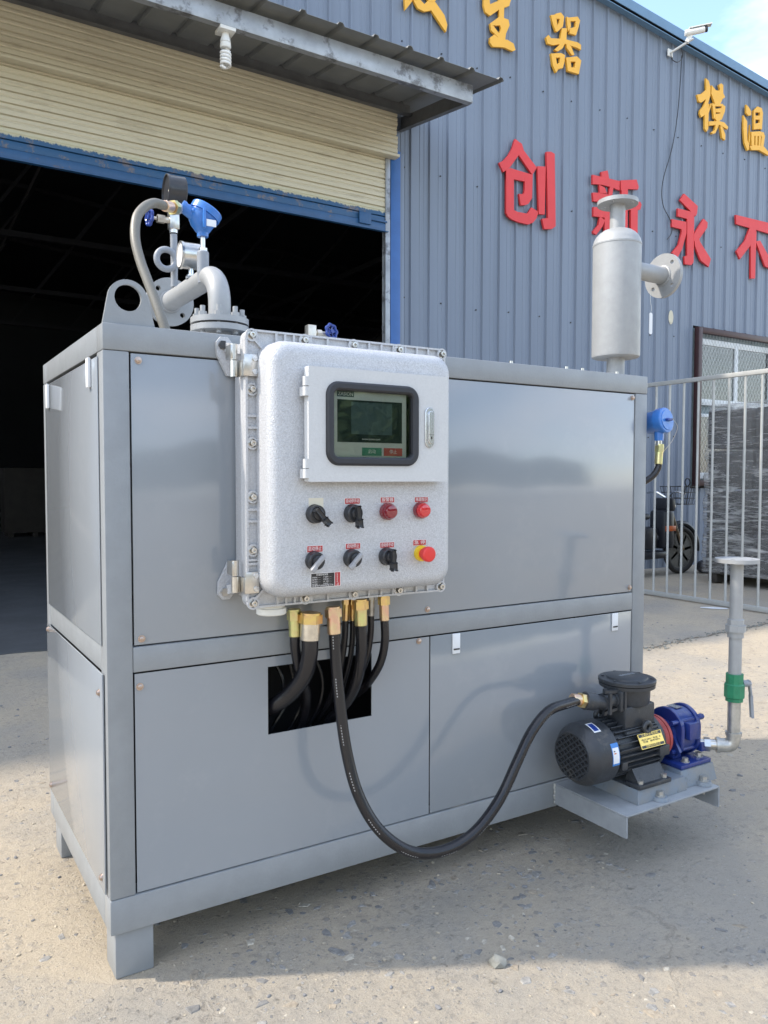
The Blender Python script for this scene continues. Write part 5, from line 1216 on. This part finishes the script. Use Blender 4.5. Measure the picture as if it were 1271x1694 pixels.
# terminal box
TX = cx0+.262
m_ = MB(); m_.box((TX-.075, MY-.062, MZ+.06), (TX+.075, MY+.062, MZ+.15), .008); m_.box((TX-.082, MY-.075, MZ+.052), (TX+.082, MY+.075, MZ+.070), .006); m_.lathe((TX, MY, MZ+.145), (0, 0, 1), [(0, .072), (.01, .078), (.056, .080), (.060, .096), (.072, .097)], 48); tb = m_.build('terminal_box', 'motor', mo)
m_ = MB(); m_.lathe((TX, MY, MZ+.2190), (0, 0, 1), [(0, .097), (.001, .0985), (.011, .0985), (.013, .096), (.0135, .072), (.019, .069), (.022, .058), (.0235, .03), (.0235, .001)], 56); lid = m_.build('lid', 'motor', mo)
for k in range(6):
    a = R(60*k+12); x, y = TX+.083*math.cos(a), MY+.083*math.sin(a); m_ = MB(); m_.lathe((x, y, MZ+.2320), (0, 0, 1), [(0, .006), (.004, .006), (.0042, .003)], 12); m_.build('lid_bolt', 'motor', lid)
text('断电后开盖', (TX, MY, MZ+.2425), .016, 'siphon', lid, ext=.0008, rot=(0, 0, 0), width=.07)
# lifting eyes
for (x, y, z, ax) in ((TX+.010, MY-.082, MZ+.075, (0, 1, 0)), (TX-.085, MY+.05, MZ+.10, (0, 1, 0))):
    m_ = MB(); m_.torus((x, y, z), ax, .016, .0085, 20, 10); m_.build('lifting_eye', 'motor', mo)
m_ = MB(); m_.torus((cx0+.365, MY+.02, MZ+.105), (1, .3, 0), .017, .010, 20, 10); m_.build('lifting_eye', 'siphon', mo)
# gland with yoke
gd = Vector((-1, -.06, -.05)).normalized(); g0 = Vector((TX-.072, MY-.018, MZ+.175))
m_ = MB(); m_.box((TX-.092, MY-.055, MZ+.135), (TX-.062, MY+.02, MZ+.205), .004); m_.lathe(g0, gd, [(0, .030), (.028, .030), (.030, .024), (.052, .024), (.054, .029), (.078, .029), (.080, .022)], 24)
m_.build('cable_gland', 'motor', mo)
m_ = MB()
for s_ in (-1, 1):
    m_.bar(g0+Vector((-.005, 0, s_*.028))+Vector((0, -.02, 0)), g0+gd*.075+Vector((0, -.006, s_*.036)), .012, .010); m_.hexa(g0+gd*.066+Vector((0, -.004, s_*.030)), g0+gd*.066+Vector((0, -.004, s_*.045)), .008)
m_.bar(g0+gd*.070+Vector((0, -.030, -.036)), g0+gd*.070+Vector((0, -.030, .036)), .010, .010, up=(0, 1, 0)); m_.bar(g0+gd*.0+Vector((0, -.036, -.03)), g0+gd*.0+Vector((0, -.036, .03)), .010, .012, up=(0, 1, 0)); m_.build('gland_yoke', 'motor', mo)
# end fitting of the loop hose at the motor
e0 = Q(958, 1158, -.18); e1 = g0+gd*.080; dv = (e1-e0).normalized()
ef = thing('hose_end_fitting', tuple(e0), 'brass coloured ferrule and nut joining the looping hose to the motor gland', 'fitting')
m_ = MB(); m_.lathe(e0-dv*.030, dv, [(0, .0175), (.002, .0195), (.034, .0195)], 22); m_.build('ferrule', 'pinkzinc', ef)
m_ = MB(); m_.hexa(e0+dv*.003, e0+dv*.020, .0255); m_.build('hex_nut', 'brass', ef)
m_ = MB(); L3 = (e1-e0).length; m_.lathe(e0+dv*.020, dv, [(0, .026), (.003, .030), (L3*.45, .030), (L3*.5, .024), (L3, .024)], 22); m_.build('gland_collar', 'motor', mo)
# stickers
def wrap_sticker(parent, name, m, x0_, x1_, a0_, a1_, r, thick=.0006):
    mb = MB(); n = 8; A = [mb.bm.verts.new((x0_, MY+r*math.cos(R(a0_+(a1_-a0_)*i/n)), MZ+r*math.sin(R(a0_+(a1_-a0_)*i/n)))) for i in range(n+1)]; B = [mb.bm.verts.new((x1_, MY+r*math.cos(R(a0_+(a1_-a0_)*i/n)), MZ+r*math.sin(R(a0_+(a1_-a0_)*i/n)))) for i in range(n+1)]
    for i in range(n): mb.bm.faces.new((A[i], A[i+1], B[i+1], B[i]))
    return mb.build(name, m, parent)
st_ = wrap_sticker(cw, 'energy_sticker', 'bluestk', cx0+.078, cx0+.112, 150, 190, .1066); wrap_sticker(cw, 'sticker_face', 'sticker', cx0+.081, cx0+.109, 158, 186, .1070)
wrap_sticker(cw, 'sticker_mark', 'orange', cx0+.086, cx0+.096, 167, 169, .1073); wrap_sticker(cw, 'sticker_mark', 'black', cx0+.085, cx0+.092, 163, 165, .1073)
wrap_sticker(cw, 'badge_sticker', 'sticker', cx0+.040, cx0+.072, 98, 124, .1066); wrap_sticker(cw, 'badge_centre', 'bluedark', cx0+.045, cx0+.067, 101, 121, .1071)
# coupling
m_ = MB(); m_.lathe((cx0+.372, MY, MZ), (1, 0, 0), [(0, .040), (.010, .046), (.012, .074), (.028, .077), (.029, .072), (.032, .072), (.033, .077), (.048, .075), (.050, .04)], 48)
cp = m_.build('shaft_coupling', 'redflange', None); tag(cp, 'dusty red two part coupling disc between motor and blue pump', 'coupling')
m_ = MB()
pu_ = thing('gear_pump', (2.02, MY, BZ), 'glossy royal blue gear pump at the right end of the base plate', 'pump')
px_ = cx0+.425
m_.box((1.905, -.270, BZ+.0125), (2.072, -.065, BZ+.028), .003); m_.build('pump_foot', 'pump', pu_)
for (x, y) in ((1.955, -.247), (2.045, -.235)):
    m_ = MB(); m_.cyl((x, y, BZ+.028), (x, y, BZ+.031), .0155, n=20); m_.hexa((x, y, BZ+.031), (x, y, BZ+.043), .0115); m_.build('foot_bolt', 'zinc', pu_)
m_ = MB(); m_.box((px_+.035, MY-.045, BZ+.027), (px_+.085, MY+.045, MZ), .01); m_.build('pedestal', 'pump', pu_)
m_ = MB(); m_.lathe((px_, MY, MZ), (1, 0, 0), [(0, .030), (.012, .034), (.030, .036), (.032, .048), (.048, .050), (.050, .06)], 32); m_.build('bearing_neck', 'pump', pu_)
def oval(mb, x0_, x1_, ry, rz, c=(0, 0), ln=.0, n=40):
    ra = []
    for x in (x0_, x0_+.003, x1_-.003, x1_):
        k = .96 if x in (x0_, x1_) else 1
        ra.append([mb.bm.verts.new((x, MY+c[0]+ry*k*math.cos(2*PI*i/n), MZ+c[1]+rz*k*math.sin(2*PI*i/n)+(ln if math.sin(2*PI*i/n) > 0 else -ln))) for i in range(n)])
    mb.loft(ra)
m_ = MB(); oval(m_, px_+.045, px_+.062, .075, .070, (0, .002), .022); oval(m_, px_+.062, px_+.135, .066, .062, (0, .004), .022); oval(m_, px_+.135, px_+.152, .075, .070, (0, .002), .022); m_.build('pump_body', 'pump', pu_)
m_ = MB(); oval(m_, px_+.152, px_+.185, .050, .048, (0, .010)); m_.build('end_cap', 'pump', pu_)
for (dy, dz) in ((.055, .055), (-.055, .055), (.055, -.06), (-.055, -.055)):
    m_ = MB(); m_.cyl((px_+.012, MY+dy*.95, MZ+dz*.95), (px_+.186, MY+dy*.95, MZ+dz*.95), .0085, n=12); m_.hexa((px_+.185, MY+dy*.95, MZ+dz*.95), (px_+.152, MY+dy*.95, MZ+dz*.95), .011); m_.build('tie_bolt', 'pump', pu_)
m_ = MB(); m_.box((px_+.07, MY-.088, MZ-.012), (px_+.128, MY-.055, MZ+.050), .004); m_.build('port_block', 'pump', pu_); m_ = MB(); m_.box((px_+.07, MY+.055, MZ-.012), (px_+.128, MY+.088, MZ+.050), .004); m_.build('port_block', 'pump', pu_)
m_ = MB(); m_.box((px_+.150, MY-.080, MZ-.070), (px_+.185, MY-.04, MZ-.035), .006); m_.box((px_+.15, MY+.03, MZ+.0), (px_+.20, MY+.07, MZ+.03), .006); m_.build('relief_boss', 'pump', pu_)
m_ = MB(); m_.box((px_+.08, MY-.02, MZ+.0885), (px_+.115, MY+.025, MZ+.090)); m_.build('pump_nameplate', 'chrome', pu_)
m_ = MB(); m_.lathe((px_+.02, MY+.05, MZ+.05), (-.2, .5, .4), [(0, .024), (.06, .026), (.065, .02)], 16); m_.build('rear_port', 'pump', pu_)
m_ = MB(); m_.bar((1.93, MY-.06, MZ-.06), (1.93, MY-.02, MZ+.01), .012, .04); m_.build('bracket_web', 'pump', pu_)

# riser
RX, RY = 2.150, -.305
rs = thing('riser_pipe', (RX, RY, .3), 'grey upright pipe with elbow, green valve and flange on the pump outlet', 'pipe')
ze = .330
pt0 = Vector((px_+.185, MY-.065, ze+.0))
m_ = MB(); m_.cyl((px_+.155, MY-.045, ze), (RX-.035, RY+.032, ze), .019, n=18); m_.hexa((px_+.18, MY-.065, ze), (px_+.195, MY-.08, ze), .026); m_.build('nipple', 'steel', rs)
m_ = MB(); dd = Vector((RX-(px_+.19), RY-(MY-.075), 0)).normalized()
cpt = Vector((RX, RY, ze))
m_.tube([cpt-dd*.055, cpt-dd*.035, cpt-dd*.014+Vector((0, 0, .003)), cpt-dd*.003+Vector((0, 0, .015)), cpt+Vector((0, 0, .035)), cpt+Vector((0, 0, .045))], .0255, 20, smooth=4); m_.lathe(cpt+Vector((0, 0, .040)), (0, 0, 1), [(0, .029), (.012, .029)], 24); m_.lathe(cpt-dd*.06, dd, [(0, .029), (.012, .029)], 24); m_.build('elbow', 'zinc', rs)
def zpx(y): return at(1212, y, 1, RY).z
m_ = MB(); m_.cyl((RX, RY, ze+.045), (RX, RY, zpx(1152)), .0225, n=24); m_.build('lower_pipe', 'zinc', rs)
zv0, zv1 = zpx(1160), zpx(1115)
m_ = MB(); m_.lathe((RX, RY, zv0), (0, 0, 1), [(0, .031), (.012, .031), (.016, .036), (.062, .036), (.066, .031), (zv1-zv0, .031)], 8 if False else 10, ph=.2); vb_ = m_.build('ball_valve', 'valve', rs)
sdv = Vector((.80, -.50, 0)).normalized(); hb = Vector((RX, RY, (zv0+zv1)/2+.014))
m_ = MB(); m_.cyl(hb+sdv*.03, hb+sdv*.052, .012, n=14); m_.hexa(hb+sdv*.05, hb+sdv*.058, .012); m_.build('valve_stem', 'siphon', vb_)
m_ = MB(); m_.bar(hb+sdv*.052+Vector((0, 0, .012)), hb+sdv*.060+Vector((0, 0, -.045)), .020, .005, up=sdv); m_.bar(hb+sdv*.060+Vector((0, 0, -.045)), hb+sdv*.066+Vector((0, 0, -.125)), .016, .006, up=sdv, bev=.002); m_.build('valve_lever', 'siphon', vb_)
m_ = MB(); m_.cyl((RX, RY, zv1-.005), (RX, RY, zpx(1055)), .0225, n=24); m_.build('middle_pipe', 'pipe', rs)
zu = zpx(1055)
m_ = MB(); m_.lathe((RX, RY, zu), (0, 0, 1), [(0, .028), (.022, .028)], 20); m_.lathe((RX, RY, zu+.022), (0, 0, 1), [(0, .036), (.024, .036)], 8); m_.lathe((RX, RY, zu+.046), (0, 0, 1), [(0, .029), (.020, .029), (.022, .025)], 8); m_.build('union_nut', 'pipe', rs)
m_ = MB(); m_.cyl((RX, RY, zu+.06), (RX, RY, 1.012), .0225, n=24); m_.build('upper_pipe', 'pipe', rs)
flange_disc(rs, (RX, RY, 1.006), (0, 0, 1), .0755, .014, .055, .0085, 4, R(20), 'top_flange')

# ================================================================== GROUND DEBRIS
def rock(mb, c, r, seed, flat=.55):
    q = bmesh.ops.create_icosphere(mb.bm, subdivisions=1 if r < .012 else 2, radius=1)
    rz_ = random.uniform(0, PI); cs, sn = math.cos(rz_), math.sin(rz_)
    sx, sy = random.uniform(.8, 1.3), random.uniform(.65, 1.0)
    for v in q['verts']:
        k = 1+.45*noise.noise(v.co*1.4+Vector((seed, seed*2, 0)))
        x, y, z = v.co.x*sx*k*r, v.co.y*sy*k*r, v.co.z*flat*k*r
        v.co = Vector((c[0]+x*cs-y*sn, c[1]+x*sn+y*cs, c[2]+z))
q = at(824, 1588, 2, .012)
mb = MB(); rock(mb, (q.x, q.y, .010), .029, 3.1, .55); o = mb.build('stone', 'stone', angle=25); tag(o, 'pale grey angular stone lying at the shadow edge in front', 'stone')
random.seed(11)
for nm, mt_, n, rr in (('gravel', mat('gravel_pale', (.40, .35, .27), .9, var=.25, vscale=40, bump=1, bscale=200), 3600, (.0018, .008)), ('gravel', mat('gravel_grey', (.20, .20, .20), .85, var=.35, vscale=40, bump=1, bscale=200), 1700, (.002, .012))):
    mb = MB(); verts = []
    for k in range(n):
        # clustered over the visible apron
        for _ in range(20):
            x, y = random.uniform(-1.0, 5.5), random.uniform(-1.6, 3.0)
            dn = noise.noise((x*1.3, y*1.3, 5))+.35*noise.noise((x*5, y*5, 2))
            if dn > random.uniform(-.35, .35): break
        r = rr[0]+(rr[1]-rr[0])*random.random()**3
        v = bmesh.ops.create_icosphere(mb.bm, subdivisions=1, radius=1)['verts']
        a = random.uniform(0, PI); sx, sy, sz = random.uniform(.8, 1.5), random.uniform(.6, 1), random.uniform(.35, .7)
        for w_ in v:
            k2 = random.uniform(.75, 1.15); xx, yy = w_.co.x*sx*r*k2, w_.co.y*sy*r*k2
            w_.co = Vector((x+xx*math.cos(a)-yy*math.sin(a), y+xx*math.sin(a)+yy*math.cos(a), r*.15+w_.co.z*sz*r*k2))
    o = mb.build(nm, mt_, kind='stuff', angle=20); o['label'] = 'loose gravel scattered over the dusty concrete'; o['category'] = 'gravel'

# aggregate worn flush with the surface
random.seed(19)
for nm, col, n in (('dark_aggregate', (.175, .172, .165), 900), ('grey_aggregate', (.245, .238, .222), 1300), ('pale_aggregate', (.40, .365, .30), 500), ('brown_aggregate', (.28, .24, .185), 700)):
    mb = MB()
    for k in range(n):
        for _ in range(30):
            x, y = random.uniform(-1.2, 4.2), random.uniform(-1.9, 2.2)
            if random.random() < .45: x, y = random.uniform(.2, 2.6), random.uniform(-1.2, .1)
            dn = noise.noise((x*1.1+4, y*1.1, 8))+.5*noise.noise((x*4, y*4, 1))
            if dn > random.uniform(-.25, .45): break
        r = .003+.015*random.random()**3.6; m = random.randint(4, 7); a = random.uniform(0, PI); st_ = random.uniform(1, 1.9); h = r*random.uniform(.05, .22)
        lo, hi = [], []
        for i in range(m):
            t = 2*PI*i/m+random.uniform(-.4, .4); q = r*random.uniform(.55, 1.2); u, v = q*math.cos(t)*st_, q*math.sin(t)
            X, Y = x+u*math.cos(a)-v*math.sin(a), y+u*math.sin(a)+v*math.cos(a); lo.append(mb.bm.verts.new((X, Y, -.001))); hi.append(mb.bm.verts.new((x+(X-x)*.78, y+(Y-y)*.78, h)))
        mb.bm.faces.new(hi)
        for i in range(m): mb.bm.faces.new((lo[i], lo[(i+1) % m], hi[(i+1) % m], hi[i]))
    o = mb.build(nm, mat(nm, col, .85, var=.35, vscale=60, bump=1, bscale=150), kind='stuff', angle=20); o['label'] = nm.replace('_', ' ')+' stones worn flush in the concrete yard'; o['category'] = 'gravel'
# earth-filled joint with crumbs running past the machine to the right
random.seed(33); mb = MB(); L_, R_ = [], []
a, b = at(1040, 1078, 2, 0), at(1300, 1026, 2, 0)
for k in range(61):
    p = a.lerp(b, k/60); o_ = .05*noise.noise((k*.17, 0, 0))+.02*noise.noise((k*.6, 9, 0)); w_ = .006+.022*abs(noise.noise((k*.45, 3, 7)))
    L_.append((p.x, p.y+o_-w_, .003)); R_.append((p.x, p.y+o_+w_*1.2, .003))
va = [mb.bm.verts.new(p) for p in L_]; vb = [mb.bm.verts.new(p) for p in R_]
for k in range(60): mb.bm.faces.new((va[k], va[k+1], vb[k+1], vb[k]))
mb.build('soil_joint', mat('dark_soil', (.15, .125, .095), .95, var=.4, vscale=40, bump=1, bscale=150), kind='structure')
mb = MB()
for k in range(420):
    t = random.random(); p = a.lerp(b, t); i = int(t*60); c = (Vector(L_[i])+Vector(R_[i]))/2; r = .003+.012*random.random()**3
    v = bmesh.ops.create_icosphere(mb.bm, subdivisions=1, radius=1)['verts']; x, y = c.x+random.gauss(0, .03), c.y+random.gauss(0, .035)
    for q in v: q.co = Vector((x+q.co.x*r*random.uniform(.8, 1.3), y+q.co.y*r*random.uniform(.7, 1.1), .003+r*.2+q.co.z*r*.6))
o = mb.build('crumbled_concrete', MT['stone'], kind='stuff', angle=20); o['label'] = 'crumbled concrete bits along the open floor joint'; o['category'] = 'rubble'
q = at(1181, 1006, 2, .004); mb = MB(); pts = []
for k in range(12):
    a_ = 2*PI*k/12; pts.append((q.x+.10*math.cos(a_)*random.uniform(.7, 1.1)+.04*math.sin(a_), q.y-.10*math.cos(a_)+.035*math.sin(a_)*random.uniform(.6, 1.2), .004+.003*random.random()))
mb.prism(pts, (0, 0, .001)); tag(mb.build('paper_scrap', 'sticker'), 'flattened scrap of white paper on the ground below the fence rail', 'litter')
# ================================================================== BEHIND THE CAMERA (seen only in reflections)
mb = MB(); random.seed(5)
for k in range(15000):
    x = random.uniform(-30, 45); top = 5.5+1.8*noise.noise((x*.15, 0, 0))+.8*noise.noise((x*.7, 3, 0)); z = random.uniform(.2, 1)**.7*top; y = -24+random.uniform(-1.6, 1.6)*(1-.4*z/top)
    s_ = random.uniform(.25, .55); c = Vector((x, y, z)); a = Vector((random.gauss(0, 1), random.gauss(0, 1), random.gauss(0, 1))).normalized(); b = a.orthogonal().normalized()
    c2 = a.cross(b)
    mb.bm.faces.new([mb.bm.verts.new(c+b*s_), mb.bm.verts.new(c+c2*s_*.7), mb.bm.verts.new(c-b*s_), mb.bm.verts.new(c-c2*s_*.7)])
o = mb.build('hedge', 'leaf', kind='stuff'); o['label'] = 'long tall hedge across the yard behind the viewer'; o['category'] = 'hedge'
